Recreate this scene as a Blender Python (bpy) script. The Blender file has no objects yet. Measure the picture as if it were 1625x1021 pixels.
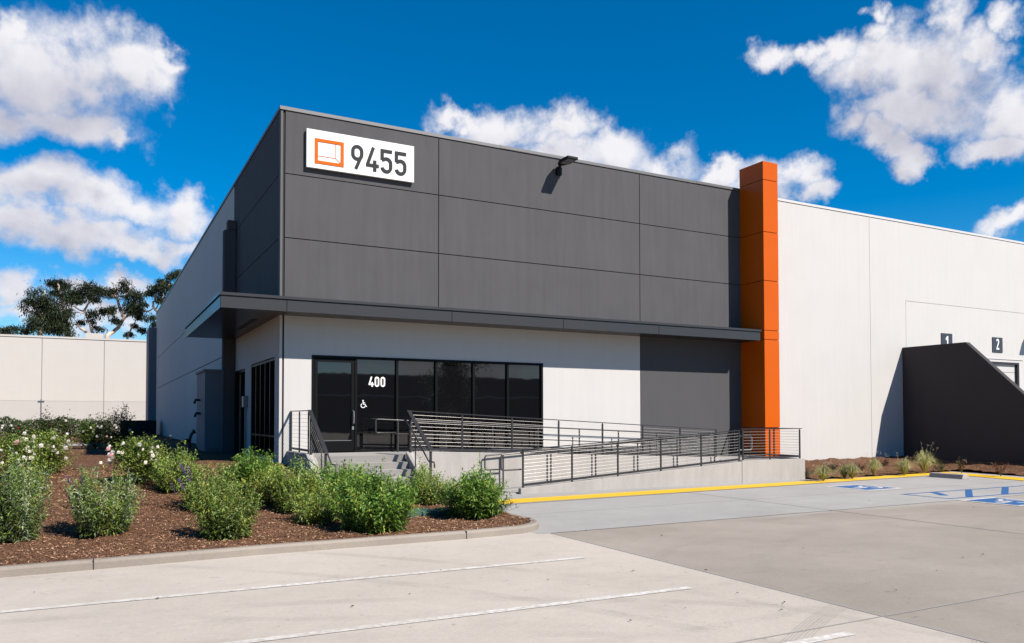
import bpy, bmesh, math, random
import numpy as np
from mathutils import Vector, Matrix
random.seed(7); np.random.seed(7)
SC = bpy.context.scene
COL = SC.collection

# ------------------------------------------------------------------ camera
CF, CCX, CCY = 1250.12, 812.5, 631.62           # focal length / principal point in photo pixels
YAW, PITCH, ROLL = .4888, .0259, -.0011
CPOS = Vector((-4.3085, -21.1144, 1.3693))
FW = Vector((math.sin(YAW)*math.cos(PITCH), math.cos(YAW)*math.cos(PITCH), math.sin(PITCH)))
_r = Vector((math.cos(YAW), -math.sin(YAW), 0)); _u = _r.cross(FW)
RT = _r*math.cos(ROLL)+_u*math.sin(ROLL); UP = _u*math.cos(ROLL)-_r*math.sin(ROLL)
cam = bpy.data.cameras.new('camera'); camo = bpy.data.objects.new('camera', cam); COL.objects.link(camo)
camo.matrix_world = Matrix(((RT.x, UP.x, -FW.x, CPOS.x), (RT.y, UP.y, -FW.y, CPOS.y), (RT.z, UP.z, -FW.z, CPOS.z), (0, 0, 0, 1)))
cam.sensor_width = 36; cam.lens = CF/1625*36; cam.shift_x = 0; cam.shift_y = (CCY-510.5)/1625
cam.clip_start = .1; cam.clip_end = 2000
SC.camera = camo
def ray(px, py): return FW + (px-CCX)/CF*RT - (py-CCY)/CF*UP
def onz(px, py, z):
    d = ray(px, py); return CPOS + d*((z-CPOS.z)/d.z)
def ony(px, py, y):
    d = ray(px, py); return CPOS + d*((y-CPOS.y)/d.y)

# ------------------------------------------------------------------ light, sky, exposure
SUN = Vector((.5, -1, 1.05)).normalized()        # towards the sun
sl = bpy.data.lights.new('sun', 'SUN'); sl.energy = 5.0; sl.angle = math.radians(.5); sl.color = (1, .935, .84)
so = bpy.data.objects.new('sun', sl); COL.objects.link(so); so.location = (20, -40, 40)
so.rotation_euler = SUN.to_track_quat('Z', 'Y').to_euler()
SC.view_settings.view_transform = 'Standard'; SC.view_settings.look = 'None'
SC.view_settings.exposure = 0.86; SC.view_settings.gamma = 1
SC.render.engine = 'CYCLES'

class NT:
    """tiny node-tree writer"""
    def __init__(s, tree): s.t = tree; s.n = tree.nodes; s.l = tree.links
    def new(s, typ, **kw):
        n = s.n.new(typ)
        for k, v in kw.items(): setattr(n, k, v)
        return n
    def set(s, sock, v):
        if isinstance(v, bpy.types.NodeSocket): s.l.new(v, sock)
        elif v is not None:
            if hasattr(sock.default_value, '__len__') and not hasattr(v, '__len__'): v = [v]*len(sock.default_value)
            if hasattr(v, '__len__') and len(v) == 3 and len(sock.default_value) == 4: v = tuple(v)+(1,)
            sock.default_value = v
    def m(s, op, a, b=None, c=None, clamp=False):
        n = s.new('ShaderNodeMath', operation=op); n.use_clamp = clamp
        s.set(n.inputs[0], a)
        if b is not None: s.set(n.inputs[1], b)
        if c is not None: s.set(n.inputs[2], c)
        return n.outputs[0]
    def v(s, op, a, b=None):
        n = s.new('ShaderNodeVectorMath', operation=op); s.set(n.inputs[0], a)
        if b is not None:
            if op == 'SCALE': s.set(n.inputs[3], b)
            else: s.set(n.inputs[1], b)
        return n.outputs['Value'] if op in ('LENGTH', 'DOT_PRODUCT', 'DISTANCE') else n.outputs[0]
    def mix(s, f, a, b):
        n = s.new('ShaderNodeMix', data_type='RGBA'); s.set(n.inputs[0], f); s.set(n.inputs[6], a); s.set(n.inputs[7], b); return n.outputs[2]
    def ramp(s, x, a, b, lo=0., hi=1.):
        n = s.new('ShaderNodeMapRange', interpolation_type='SMOOTHSTEP'); s.set(n.inputs[0], x)
        n.inputs[1].default_value = a; n.inputs[2].default_value = b; n.inputs[3].default_value = lo; n.inputs[4].default_value = hi
        return n.outputs[0]
    def noise(s, vec, scale, detail=4, rough=.55, out=0, dist=0.):
        n = s.new('ShaderNodeTexNoise'); s.set(n.inputs['Vector'], vec); n.inputs['Scale'].default_value = scale
        n.inputs['Detail'].default_value = detail; n.inputs['Roughness'].default_value = rough; n.inputs['Distortion'].default_value = dist
        return n.outputs[out]

W = bpy.data.worlds.new('World'); SC.world = W; W.use_nodes = True
w = NT(W.node_tree); w.n.clear()
sky = w.new('ShaderNodeTexSky', sky_type='NISHITA'); sky.sun_disc = False
sky.sun_elevation = math.asin(SUN.z); sky.sun_rotation = math.atan2(SUN.x, SUN.y)
sky.altitude = 400; sky.air_density = 1.0; sky.dust_density = .05; sky.ozone_density = 5.0
hs = w.new('ShaderNodeHueSaturation'); hs.inputs['Hue'].default_value = .497; hs.inputs['Saturation'].default_value = 1.45; hs.inputs['Value'].default_value = 1.0
w.l.new(sky.outputs[0], hs.inputs['Color'])
bgs = w.new('ShaderNodeBackground'); w.l.new(hs.outputs[0], bgs.inputs[0]); bgs.inputs[1].default_value = .072
# clouds: masks laid out by compass direction and height above the horizon
tc = w.new('ShaderNodeTexCoord'); nrm = w.v('NORMALIZE', tc.outputs['Generated'])
sx = w.new('ShaderNodeSeparateXYZ'); w.l.new(nrm, sx.inputs[0])
az = w.m('ARCTAN2', sx.outputs[0], sx.outputs[1]); el = w.m('ARCSINE', sx.outputs[2])
cmb = w.new('ShaderNodeCombineXYZ'); w.l.new(az, cmb.inputs[0]); w.l.new(el, cmb.inputs[1])
def azel(px, py):
    d = ray(px, py).normalized(); return math.atan2(d.x, d.y), math.asin(d.z)
CL = [(40,100,110,78),(135,112,110,62),(205,112,78,50),(252,108,30,26),(12,45,38,40),(100,182,130,48),(192,210,34,28),(25,185,80,40),
 (40,300,80,42),(125,312,105,46),(205,325,90,40),(290,335,56,36),(120,368,145,34),(215,388,100,24),(30,350,70,40),
 (20,468,50,34),(120,458,60,26),(200,450,50,20),(60,505,90,26),(185,505,80,35),
 (800,215,76,40),(740,198,45,22),(892,212,48,34),(962,250,62,38),(1050,265,62,36),(1140,280,50,26),(1162,262,20,22),(1258,278,40,34),(1285,302,34,26),(880,262,180,40),(1220,300,60,40),
 (1410,105,112,50),(1405,62,34,34),(1285,92,50,22),(1560,70,44,44),(1425,225,34,24),(1402,30,24,26),(1325,92,58,30),(1232,98,38,26),(1500,112,85,60),(1522,50,36,50),(1592,165,70,70),(1372,185,56,34),(1562,225,55,24),(1450,172,110,42),(1442,247,34,22),(1605,30,40,30),(1400,205,40,24),
 (1600,368,50,26),(1622,350,22,24)]
grp = bpy.data.node_groups.new('cloud_field', 'ShaderNodeTree')
grp.interface.new_socket('P', in_out='INPUT', socket_type='NodeSocketVector'); grp.interface.new_socket('D', in_out='OUTPUT', socket_type='NodeSocketFloat'); grp.interface.new_socket('S', in_out='OUTPUT', socket_type='NodeSocketFloat')
g = NT(grp); gi = g.new('NodeGroupInput'); go = g.new('NodeGroupOutput'); P = gi.outputs[0]
nz1 = g.noise(P, 9, 3, .5, 1); nz2 = g.noise(P, 34, 5, .6, 1)
P2 = g.v('ADD', P, g.v('SCALE', g.v('SUBTRACT', nz1, (.5, .5, .5)), .085))
P2 = g.v('ADD', P2, g.v('SCALE', g.v('SUBTRACT', nz2, (.5, .5, .5)), .05))
flat = g.v('MULTIPLY', P2, (1, 1, 0)); D = None
EL = []
for (px, py, rx, ry) in CL:
    a0, e0 = azel(px, py); a1, e1 = azel(px+rx, py); a2, e2 = azel(px, py-ry); EL.append((a0, e0, abs(a1-a0), abs(e2-e0)))
EL += [(2.72, .075, .16, .05), (2.50, .06, .10, .035), (2.95, .09, .10, .04)]     # low clouds behind the camera, mirrored in the glass
for (a0, e0, ra, re) in EL:
    q = g.v('MULTIPLY', g.v('SUBTRACT', flat, (a0, e0, 0)), (1/ra, 1/re, 0))
    k = g.m('SUBTRACT', 1.32, g.v('LENGTH', q))
    D = k if D is None else g.m('SMOOTH_MAX', D, k, .12)
# scattered clouds over the rest of the sky (only seen in reflections)
oth = g.noise(g.v('MULTIPLY', P, (1, 1.6, 1)), 2.2, 5, .55)
azs = g.new('ShaderNodeSeparateXYZ'); g.l.new(P, azs.inputs[0])
off = g.m('ABSOLUTE', g.m('SUBTRACT', azs.outputs[0], .49))
D = g.m('MAXIMUM', D, g.m('SUBTRACT', g.m('MULTIPLY', g.m('SUBTRACT', oth, .60), 5), g.ramp(off, .75, 1.0, 6, 0)))
DS = D
fb = g.noise(P, 15, 7, .57, 0, .2)
D = g.m('ADD', D, g.m('MULTIPLY', g.m('SUBTRACT', fb, .5), 1.9))
g.l.new(D, go.inputs[0]); g.l.new(DS, go.inputs[1])
def field(vec):
    n = w.new('ShaderNodeGroup'); n.node_tree = grp; w.l.new(vec, n.inputs[0]); return n.outputs[0], n.outputs[1]
D0, S0 = field(cmb.outputs[0]); S1 = field(w.v('ADD', cmb.outputs[0], (.010, .028, 0)))[1]; S2 = field(w.v('ADD', cmb.outputs[0], (.022, .062, 0)))[1]
dep_ = w.m('ADD', w.m('MULTIPLY', w.m('MAXIMUM', S1, 0), .30), w.m('MULTIPLY', w.m('MAXIMUM', S2, 0), .34))     # how much cloud lies towards the light
shade = w.m('ADD', w.m('SUBTRACT', 1.05, dep_), w.m('MULTIPLY', w.m('SUBTRACT', D0, S0), .10), clamp=True)
dens = w.ramp(D0, .0, 1.05)
ccol = w.mix(shade, (.34, .34, .44), (.88, .86, .88))
bgc = w.new('ShaderNodeBackground'); w.l.new(ccol, bgc.inputs[0]); bgc.inputs[1].default_value = .60
mx = w.new('ShaderNodeMixShader'); w.l.new(w.m('MULTIPLY', dens, .95), mx.inputs[0]); w.l.new(bgs.outputs[0], mx.inputs[1]); w.l.new(bgc.outputs[0], mx.inputs[2])
wo = w.new('ShaderNodeOutputWorld'); w.l.new(mx.outputs[0], wo.inputs[0])

# ------------------------------------------------------------------ materials
def mat(name, fn):
    m = bpy.data.materials.new(name); m.use_nodes = True; t = NT(m.node_tree); t.n.clear()
    b = t.new('ShaderNodeBsdfPrincipled'); o = t.new('ShaderNodeOutputMaterial'); t.l.new(b.outputs[0], o.inputs[0])
    geo = t.new('ShaderNodeNewGeometry'); fn(t, b, geo.outputs['Position'], o); return m
def bump(t, b, h, dist, strength=.6):
    n = t.new('ShaderNodeBump'); n.inputs['Strength'].default_value = strength; n.inputs['Distance'].default_value = dist
    t.set(n.inputs['Height'], h); t.l.new(n.outputs[0], b.inputs['Normal'])
KA = .77     # common reflectance scale that goes with the exposure set above
def ks(c): return tuple(x*KA for x in c)
def paint(col, var=.06, rough=.8, streak=.05, spec=.3):
    col = ks(col)
    def f(t, b, P, o):
        c = t.noise(P, .8, 4); s = t.noise(t.v('MULTIPLY', P, (3.2, 3.2, .22)), 1.6, 4, .6)
        k = t.m('ADD', t.m('MULTIPLY', t.m('SUBTRACT', c, .5), var*2), t.m('MULTIPLY', t.m('SUBTRACT', s, .5), streak*2))
        fine = t.noise(P, 45, 3, .6); k = t.m('ADD', k, t.m('MULTIPLY', t.m('SUBTRACT', fine, .5), var*.8))
        t.set(b.inputs['Base Color'], t.v('SCALE', col, t.m('ADD', 1.0, k)))
        t.set(b.inputs['Roughness'], rough); t.set(b.inputs['Specular IOR Level'], spec)
        bump(t, b, t.noise(P, 60, 3, .6), .004, .5)
    return f
M = {}
M['dark_paint'] = mat('dark_paint', paint((.088, .086, .092), .12, .85, .17, .1))
M['dark_low'] = mat('dark_low_paint', paint((.080, .079, .084), .06, .85, .05, .1))
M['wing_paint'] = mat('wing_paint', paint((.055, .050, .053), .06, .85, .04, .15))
M['white_paint'] = mat('white_paint', paint((.525, .508, .497), .045, .8, .05))
M['pale_wall'] = mat('pale_wall', paint((.51, .475, .445), .03, .85, .02))
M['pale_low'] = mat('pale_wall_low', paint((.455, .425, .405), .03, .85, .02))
M['corner_paint'] = mat('corner_paint', paint((.115, .112, .115), .05, .8, .05))
M['roofing'] = mat('roofing', paint((.4, .4, .4), .05, .9, 0))
M['opposite_wall'] = mat('opposite_wall', paint((.07, .06, .055), .05, .9, 0))
M['closet'] = mat('closet_paint', paint((.17, .18, .20), .03, .7, .03))
M['orange'] = mat('orange_panel', lambda t, b, P, o: (t.set(b.inputs['Base Color'], t.mix(t.noise(P, 1.2, 3), (.40, .066, .0006), (.45, .079, .001))),
    t.set(b.inputs['Roughness'], .28), t.set(b.inputs['Specular IOR Level'], .18)))
def metal(col, rough, met=.0, var=.08, spec=.5, coat=0):
    col = ks(col)
    def f(t, b, P, o):
        t.set(b.inputs['Base Color'], t.v('SCALE', col, t.m('ADD', 1-var/2, t.m('MULTIPLY', t.noise(P, 6, 4), var))))
        t.set(b.inputs['Roughness'], t.m('ADD', rough-.05, t.m('MULTIPLY', t.noise(P, 15, 4), .1))); t.set(b.inputs['Metallic'], met); t.set(b.inputs['Specular IOR Level'], spec); t.set(b.inputs['Coat Weight'], coat); t.set(b.inputs['Coat Roughness'], .12)
    return f
M['canopy'] = mat('canopy_metal', metal((.036, .034, .036), .42, .1, .12, .2, .32))
M['coping'] = mat('coping_metal', metal((.13, .127, .13), .45, .2))
M['white_coping'] = mat('white_coping', metal((.56, .54, .53), .5))
M['rail'] = mat('rail_metal', metal((.03, .03, .034), .45, .1, .08, .3))
M['cable'] = mat('cable_steel', metal((.34, .32, .30), .4, .4))
M['tube'] = mat('tube_rail', metal((.065, .064, .066), .4, .3))
M['frame'] = mat('window_frame', metal((.003, .0032, .0042), .5, 0, .08, .12))
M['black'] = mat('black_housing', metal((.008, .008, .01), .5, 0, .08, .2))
M['galv'] = mat('galvanised', metal((.22, .225, .24), .45, .5))
M['bronze'] = mat('handle_metal', metal((.5, .5, .5), .3, .8))
M['groove'] = mat('groove_paint', paint((.03, .03, .032), .02, .9, 0))
M['groove_light'] = mat('groove_light_paint', paint((.30, .28, .27), .02, .9, 0))
M['sign_white'] = mat('sign_white', metal((.72, .71, .70), .5, 0, .02))
M['sign_dark'] = mat('sign_dark', metal((.03, .031, .035), .6, 0, .05, .12))
M['sign_orange'] = mat('sign_orange', metal((.62, .115, .0015), .6, 0, .05, .1))
M['dock_sign'] = mat('dock_sign_face', metal((.025, .03, .045), .5))
M['white_letter'] = mat('white_letter', metal((.85, .85, .85), .5))
M['blue_paint'] = mat('blue_marking', paint((.022, .105, .29), .18, .7, 0))
M['green_lid'] = mat('green_lid', paint((.055, .12, .085), .08, .6, 0))
M['rust'] = mat('fitting_metal', metal((.035, .03, .03), .5, .3))
M['door_slab'] = mat('dock_door_panel', paint((.52, .50, .49), .03, .6, .02))
def glassf(t, b, P, o):
    t.set(b.inputs['Base Color'], (.004, .004, .005)); t.set(b.inputs['Roughness'], .02); t.set(b.inputs['IOR'], 1.72)
    bump(t, b, t.noise(P, .9, 2), .006, .25)
M['glass'] = mat('tinted_glass', glassf)
def concf(col, col2, stain=.5, marks=False, joints=(), gl=0.):
    col = ks(col); col2 = ks(col2)
    def f(t, b, P, o):
        big = t.ramp(t.noise(P, .28, 5, .6), .3, .72); mid = t.noise(P, 1.7, 5, .65); fine = t.noise(P, 26, 4, .65)
        c = t.mix(big, col, col2)
        sp = t.ramp(t.noise(t.v('MULTIPLY', P, (.5, 1.6, 1)), 1.1, 6, .7), .56, .80)
        c = t.mix(t.m('MULTIPLY', sp, stain), c, tuple(x*.70 for x in col2))
        k = t.m('ADD', t.m('MULTIPLY', t.m('SUBTRACT', mid, .5), .22), t.m('MULTIPLY', t.m('SUBTRACT', fine, .5), .30))
        dots = t.ramp(t.noise(P, 9, 2, .5), .70, .76); k = t.m('SUBTRACT', k, t.m('MULTIPLY', dots, .22))
        if gl:   # ragged wash of pale cement along the edge of the newer slab
            sy = t.new('ShaderNodeSeparateXYZ'); t.l.new(P, sy.inputs[0]); yy = t.m('ADD', sy.outputs[1], t.m('MULTIPLY', t.m('SUBTRACT', t.noise(P, .45, 6, .7), .5), gl*2.2))
            xx = t.ramp(sy.outputs[0], 5, 9); c = t.mix(t.m('MULTIPLY', t.ramp(yy, -10.0, -9.45, 0, .8), xx), c, (.285, .266, .246))
        if marks:   # tyre tracks: worn arcs of rubber
            for (x, y, r, ww, st) in marks:
                d = t.v('LENGTH', t.v('MULTIPLY', t.v('SUBTRACT', P, (x, y, 0)), (1, 1, 0)))
                d = t.m('ABSOLUTE', t.m('SUBTRACT', d, r))
                band = t.ramp(d, ww*.7, ww, 1, 0)
                tread = t.m('ADD', .55, t.m('MULTIPLY', t.m('SINE', t.m('MULTIPLY', d, 210)), .45))
                brk = t.ramp(t.noise(P, .7, 3), .38, .6)
                k = t.m('SUBTRACT', k, t.m('MULTIPLY', t.m('MULTIPLY', band, tread), t.m('MULTIPLY', brk, st)))
        cr = t.new('ShaderNodeTexVoronoi', feature='DISTANCE_TO_EDGE'); t.set(cr.inputs['Vector'], t.v('ADD', P, t.v('SCALE', t.noise(P, 1.5, 4, .6, 1), .8)))
        cr.inputs['Scale'].default_value = .13
        crack = t.ramp(cr.outputs['Distance'], .0, .0012, 1, 0); k = t.m('SUBTRACT', k, t.m('MULTIPLY', crack, .16))
        t.set(b.inputs['Base Color'], t.v('SCALE', c, t.m('ADD', 1.0, k)))
        t.set(b.inputs['Roughness'], .85); t.set(b.inputs['Specular IOR Level'], .25)
        bump(t, b, t.m('ADD', fine, mid), .006, .5)
    return f
TM = [(7.5, -27.0, 12.6, .13, .22), (7.5, -27.0, 11.2, .13, .2), (-6, -24, 10.6, .12, .16), (-6, -24, 12.0, .12, .16), (1.0, -6.5, 7.6, .1, .12), (1, -6.5, 8.9, .1, .12), (-12, -20, 13.5, .12, .16), (-12, -20, 14.9, .12, .16)]
M['lot_beige'] = mat('lot_beige', concf((.515, .46, .405), (.445, .395, .345), .5, TM))
M['lot_brown'] = mat('lot_brown', concf((.355, .312, .27), (.275, .24, .205), .5, [(9, -19, 9.2, .13, .08), (9, -19, 7.8, .13, .07), (14, -22, 9, .12, .08), (14, -22, 10.4, .12, .08)], (), 1.0))
M['lot_light'] = mat('lot_light', concf((.375, .362, .350), (.325, .314, .305), .3))
M['walk'] = mat('walk_concrete', concf((.37, .355, .34), (.33, .315, .30), .2))
M['ramp'] = mat('ramp_concrete', concf((.39, .37, .35), (.33, .31, .295), .25))
def rampf(t, b, P, o):
    s = t.noise(t.v('MULTIPLY', P, (3.5, 3.5, .6)), 1.6, 5, .6); m_ = t.noise(P, .9, 4, .6); f_ = t.noise(P, 30, 3, .6)
    k = t.m('ADD', t.m('MULTIPLY', t.m('SUBTRACT', s, .5), .34), t.m('ADD', t.m('MULTIPLY', t.m('SUBTRACT', m_, .5), .3), t.m('MULTIPLY', t.m('SUBTRACT', f_, .5), .16)))
    t.set(b.inputs['Base Color'], t.v('SCALE', (.29, .27, .255), t.m('ADD', 1.0, k))); t.set(b.inputs['Roughness'], .85); t.set(b.inputs['Specular IOR Level'], .2)
    bump(t, b, t.m('ADD', f_, s), .006, .6)
M['cast'] = mat('cast_concrete', rampf)
M['kerb'] = mat('kerb_concrete', concf((.31, .27, .23), (.24, .205, .175), .6))
def yel(t, b, P, o):
    wv = t.new('ShaderNodeTexVoronoi'); wv.inputs['Scale'].default_value = 16; wv.inputs['Randomness'].default_value = 0; t.set(wv.inputs['Vector'], P)
    dome = t.ramp(wv.outputs['Distance'], .15, .4, 1, 0)
    n = t.noise(P, 2.5, 4)
    t.set(b.inputs['Base Color'], t.v('SCALE', (.58, .35, .004), t.m('ADD', .86, t.m('MULTIPLY', n, .28)))); t.set(b.inputs['Roughness'], .6)
    bump(t, b, dome, .012, 1.0)
M['yellow'] = mat('tactile_yellow', yel)
def lineP(t, b, P, o):
    n = t.ramp(t.noise(P, 14, 5, .7), .36, .62); m_ = t.ramp(t.noise(P, .9, 3), .3, .7, .55, 1)
    t.set(b.inputs['Base Color'], t.mix(t.m('MULTIPLY', n, m_), (.36, .325, .285), (.54, .525, .51))); t.set(b.inputs['Roughness'], .8)
M['line'] = mat('worn_white_line', lineP)
def mulchf(t, b, P, o):
    v = t.new('ShaderNodeTexVoronoi'); v.inputs['Scale'].default_value = 26; t.set(v.inputs['Vector'], t.v('ADD', t.v('MULTIPLY', P, (1, 1.8, 1)), t.v('SCALE', t.noise(P, 6, 3, .5, 1), .5)))
    s = t.new('ShaderNodeSeparateColor'); t.l.new(v.outputs['Color'], s.inputs[0])
    c = t.mix(s.outputs[0], (.075, .036, .021), (.29, .15, .088)); c = t.mix(t.ramp(s.outputs[1], .86, 1), c, (.30, .20, .13))
    c = t.mix(t.ramp(t.noise(P, .8, 4), .3, .7, 0, .35), c, (.09, .043, .025))
    t.set(b.inputs['Base Color'], c); t.set(b.inputs['Roughness'], .95); t.set(b.inputs['Specular IOR Level'], .1)
    bump(t, b, t.m('ADD', v.outputs['Distance'], t.noise(P, 12, 4)), .05, 1.0)
M['mulch'] = mat('bark_mulch', mulchf)
def attrf(colname='col', rough=.6, trans=.0, spec=.3, val=.82):
    def f(t, b, P, o):
        a = t.new('ShaderNodeAttribute', attribute_name=colname)
        oi = t.new('ShaderNodeObjectInfo'); h = t.new('ShaderNodeHueSaturation'); t.l.new(a.outputs['Color'], h.inputs['Color'])
        t.set(h.inputs['Value'], t.m('ADD', val-.12, t.m('MULTIPLY', oi.outputs['Random'], .24)))
        t.set(b.inputs['Base Color'], h.outputs[0]); t.set(b.inputs['Roughness'], rough); t.set(b.inputs['Specular IOR Level'], spec)
        if trans:
            tr = t.new('ShaderNodeBsdfTranslucent'); t.l.new(h.outputs[0], tr.inputs[0]); mxs = t.new('ShaderNodeMixShader'); mxs.inputs[0].default_value = trans
            t.l.new(b.outputs[0], mxs.inputs[1]); t.l.new(tr.outputs[0], mxs.inputs[2]); t.l.new(mxs.outputs[0], o.inputs[0])
    return f
M['leaf'] = mat('leaf', attrf('col', .5, .3)); M['chip'] = mat('bark_chip', attrf('col', .9, 0, .1))
M['stem'] = mat('stem', metal((.10, .10, .045), .8)); M['petal'] = mat('petal', attrf('col', .6, .25, .3, .98))
def barkf(t, b, P, o):
    t.set(b.inputs['Base Color'], t.mix(t.ramp(t.noise(t.v('MULTIPLY', P, (1, 1, .3)), 1.2, 4), .35, .65), (.50, .38, .30), (.24, .16, .12))); t.set(b.inputs['Roughness'], .9)
M['bark'] = mat('pale_bark', barkf)

# ------------------------------------------------------------------ object helpers
def tag(o, label=None, cat=None, group=None, kind=None):
    if label: o['label'] = label
    if cat: o['category'] = cat
    if group: o['group'] = group
    if kind: o['kind'] = kind
    return o
def root(name, loc, label, cat, group=None, rz=0):
    o = bpy.data.objects.new(name, None); COL.objects.link(o); o.location = loc; o.rotation_euler = (0, 0, rz); o.empty_display_size = .2
    return tag(o, label, cat, group)
def chain_off(p):
    v = Vector((0, 0, 0))
    while p is not None: v += Vector(p.location); p = p.parent
    return v
class MB:
    """collects shapes given in world coordinates; build() links them as one mesh under a parent"""
    def __init__(s): s.v = []; s.f = []; s.c = []
    def add(s, vs, fs, col=None):
        n = len(s.v); s.v += [tuple(x) for x in vs]; s.f += [tuple(i+n for i in f) for f in fs]
        s.c += [col or (1, 1, 1)]*len(fs); return s
    def box(s, x0, x1, y0, y1, z0, z1):
        return s.add([(x0,y0,z0),(x1,y0,z0),(x1,y1,z0),(x0,y1,z0),(x0,y0,z1),(x1,y0,z1),(x1,y1,z1),(x0,y1,z1)],
              [(0,3,2,1),(4,5,6,7),(0,1,5,4),(1,2,6,5),(2,3,7,6),(3,0,4,7)])
    def prism(s, pts, axis, a, b):
        """pts: 2-D outline; extruded along axis from a to b"""
        def mk(p, t): return {'x': (t, p[0], p[1]), 'y': (p[0], t, p[1]), 'z': (p[0], p[1], t)}[axis]
        n = len(pts); s.add([mk(p, a) for p in pts]+[mk(p, b) for p in pts], [tuple(range(n)), tuple(range(2*n-1, n-1, -1))]+[(i, i+n, (i+1) % n+n, (i+1) % n) for i in range(n)]); return s
    def bar(s, a, b, w, h, up=(0, 0, 1)):
        a = Vector(a); b = Vector(b); d = (b-a).normalized(); u = Vector(up)
        if abs(d.dot(u)) > .99: u = Vector((0, 1, 0))
        r = d.cross(u).normalized(); u = r.cross(d); r = r*w/2; u = u*h/2
        return s.add([a-r-u, a+r-u, a+r+u, a-r+u, b-r-u, b+r-u, b+r+u, b-r+u], [(0,1,2,3),(7,6,5,4),(0,4,5,1),(1,5,6,2),(2,6,7,3),(3,7,4,0)])
    def tube(s, pts, r, n=8, r2=None, cap=True):
        pts = [Vector(p) for p in pts]; m = len(pts); vs = []; prev = None
        for i, p in enumerate(pts):
            d = (pts[min(i+1, m-1)]-pts[max(i-1, 0)]).normalized()
            if prev is None: u = d.orthogonal().normalized()
            else:
                u = prev-d*prev.dot(d); u = u.normalized() if u.length > 1e-6 else d.orthogonal().normalized()
            prev = u; q = d.cross(u); rr = r if r2 is None else r+(r2-r)*i/(m-1)
            if isinstance(r, (list, tuple)): rr = r[i]
            for k in range(n):
                a = 2*math.pi*k/n; vs.append(p+u*rr*math.cos(a)+q*rr*math.sin(a))
        fs = [(i*n+k, i*n+(k+1) % n, (i+1)*n+(k+1) % n, (i+1)*n+k) for i in range(m-1) for k in range(n)]
        if cap: fs += [tuple(range(n-1, -1, -1)), tuple(range((m-1)*n, m*n))]
        return s.add(vs, fs)
    def build(s, name, m, parent=None, smooth=False, colors=False, bevel=0):
        off = chain_off(parent) if parent else Vector((0, 0, 0))
        me = bpy.data.meshes.new(name); me.from_pydata([(Vector(v)-off)[:] for v in s.v], [], s.f); me.validate()
        if len(me.polygons) == len(s.f) and not smooth:
            bm = bmesh.new(); bm.from_mesh(me); bmesh.ops.recalc_face_normals(bm, faces=bm.faces)
            if bevel: bmesh.ops.bevel(bm, geom=bm.edges[:], offset=bevel, segments=1, affect='EDGES')
            bm.to_mesh(me); bm.free()
        if smooth: me.polygons.foreach_set('use_smooth', [True]*len(me.polygons))
        me.materials.append(M[m] if isinstance(m, str) else m)
        o = bpy.data.objects.new(name, me); COL.objects.link(o); o.parent = parent; return o
def quads(name, V, C, m, parent=None, n=4):
    """V: (k*n,3) vertices in the parent's coordinates, C: (k,3) colours; k separate n-gons in one mesh"""
    k = len(V)//n; me = bpy.data.meshes.new(name)
    me.vertices.add(len(V)); me.vertices.foreach_set('co', np.asarray(V, np.float32).ravel())
    me.loops.add(k*n); me.loops.foreach_set('vertex_index', np.arange(k*n, dtype=np.int32))
    me.polygons.add(k); me.polygons.foreach_set('loop_start', np.arange(0, k*n, n, dtype=np.int32)); me.polygons.foreach_set('loop_total', np.full(k, n, np.int32))
    a = me.attributes.new('col', 'FLOAT_COLOR', 'FACE'); cc = np.ones((k, 4), np.float32); cc[:, :3] = C; a.data.foreach_set('color', cc.ravel())
    me.update(); me.materials.append(M[m]); o = bpy.data.objects.new(name, me); COL.objects.link(o); o.parent = parent; return o
def copy_tree(o, parent=None):
    c = o.copy(); COL.objects.link(c); c.parent = parent
    for ch in [x for x in o.children]: copy_tree(ch, c)
    return c

# strokes -> flat ribbons (numbers, symbols); path given in unit cell
def arc(cx, cy, rx, ry, a0, a1, n=14):
    return [(cx+rx*math.cos(math.radians(a0+(a1-a0)*i/n)), cy+ry*math.sin(math.radians(a0+(a1-a0)*i/n))) for i in range(n+1)]
def ribbon(pts, w, closed=False):
    n = len(pts); L = []; R = []
    for i in range(n):
        p = Vector(pts[i]); a = Vector(pts[(i-1) % n]) if (closed or i > 0) else None; b = Vector(pts[(i+1) % n]) if (closed or i < n-1) else None
        d1 = (p-a).normalized() if a is not None else (b-p).normalized(); d2 = (b-p).normalized() if b is not None else d1
        n1 = Vector((-d1.y, d1.x)); n2 = Vector((-d2.y, d2.x)); mm = (n1+n2)
        mm = mm.normalized() if mm.length > 1e-6 else n1; k = w/2/max(.35, mm.dot(n1))
        L.append(p+mm*k); R.append(p-mm*k)
    q = [(L[i], L[(i+1) % n], R[(i+1) % n], R[i]) for i in range(n if closed else n-1)]
    return q
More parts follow.
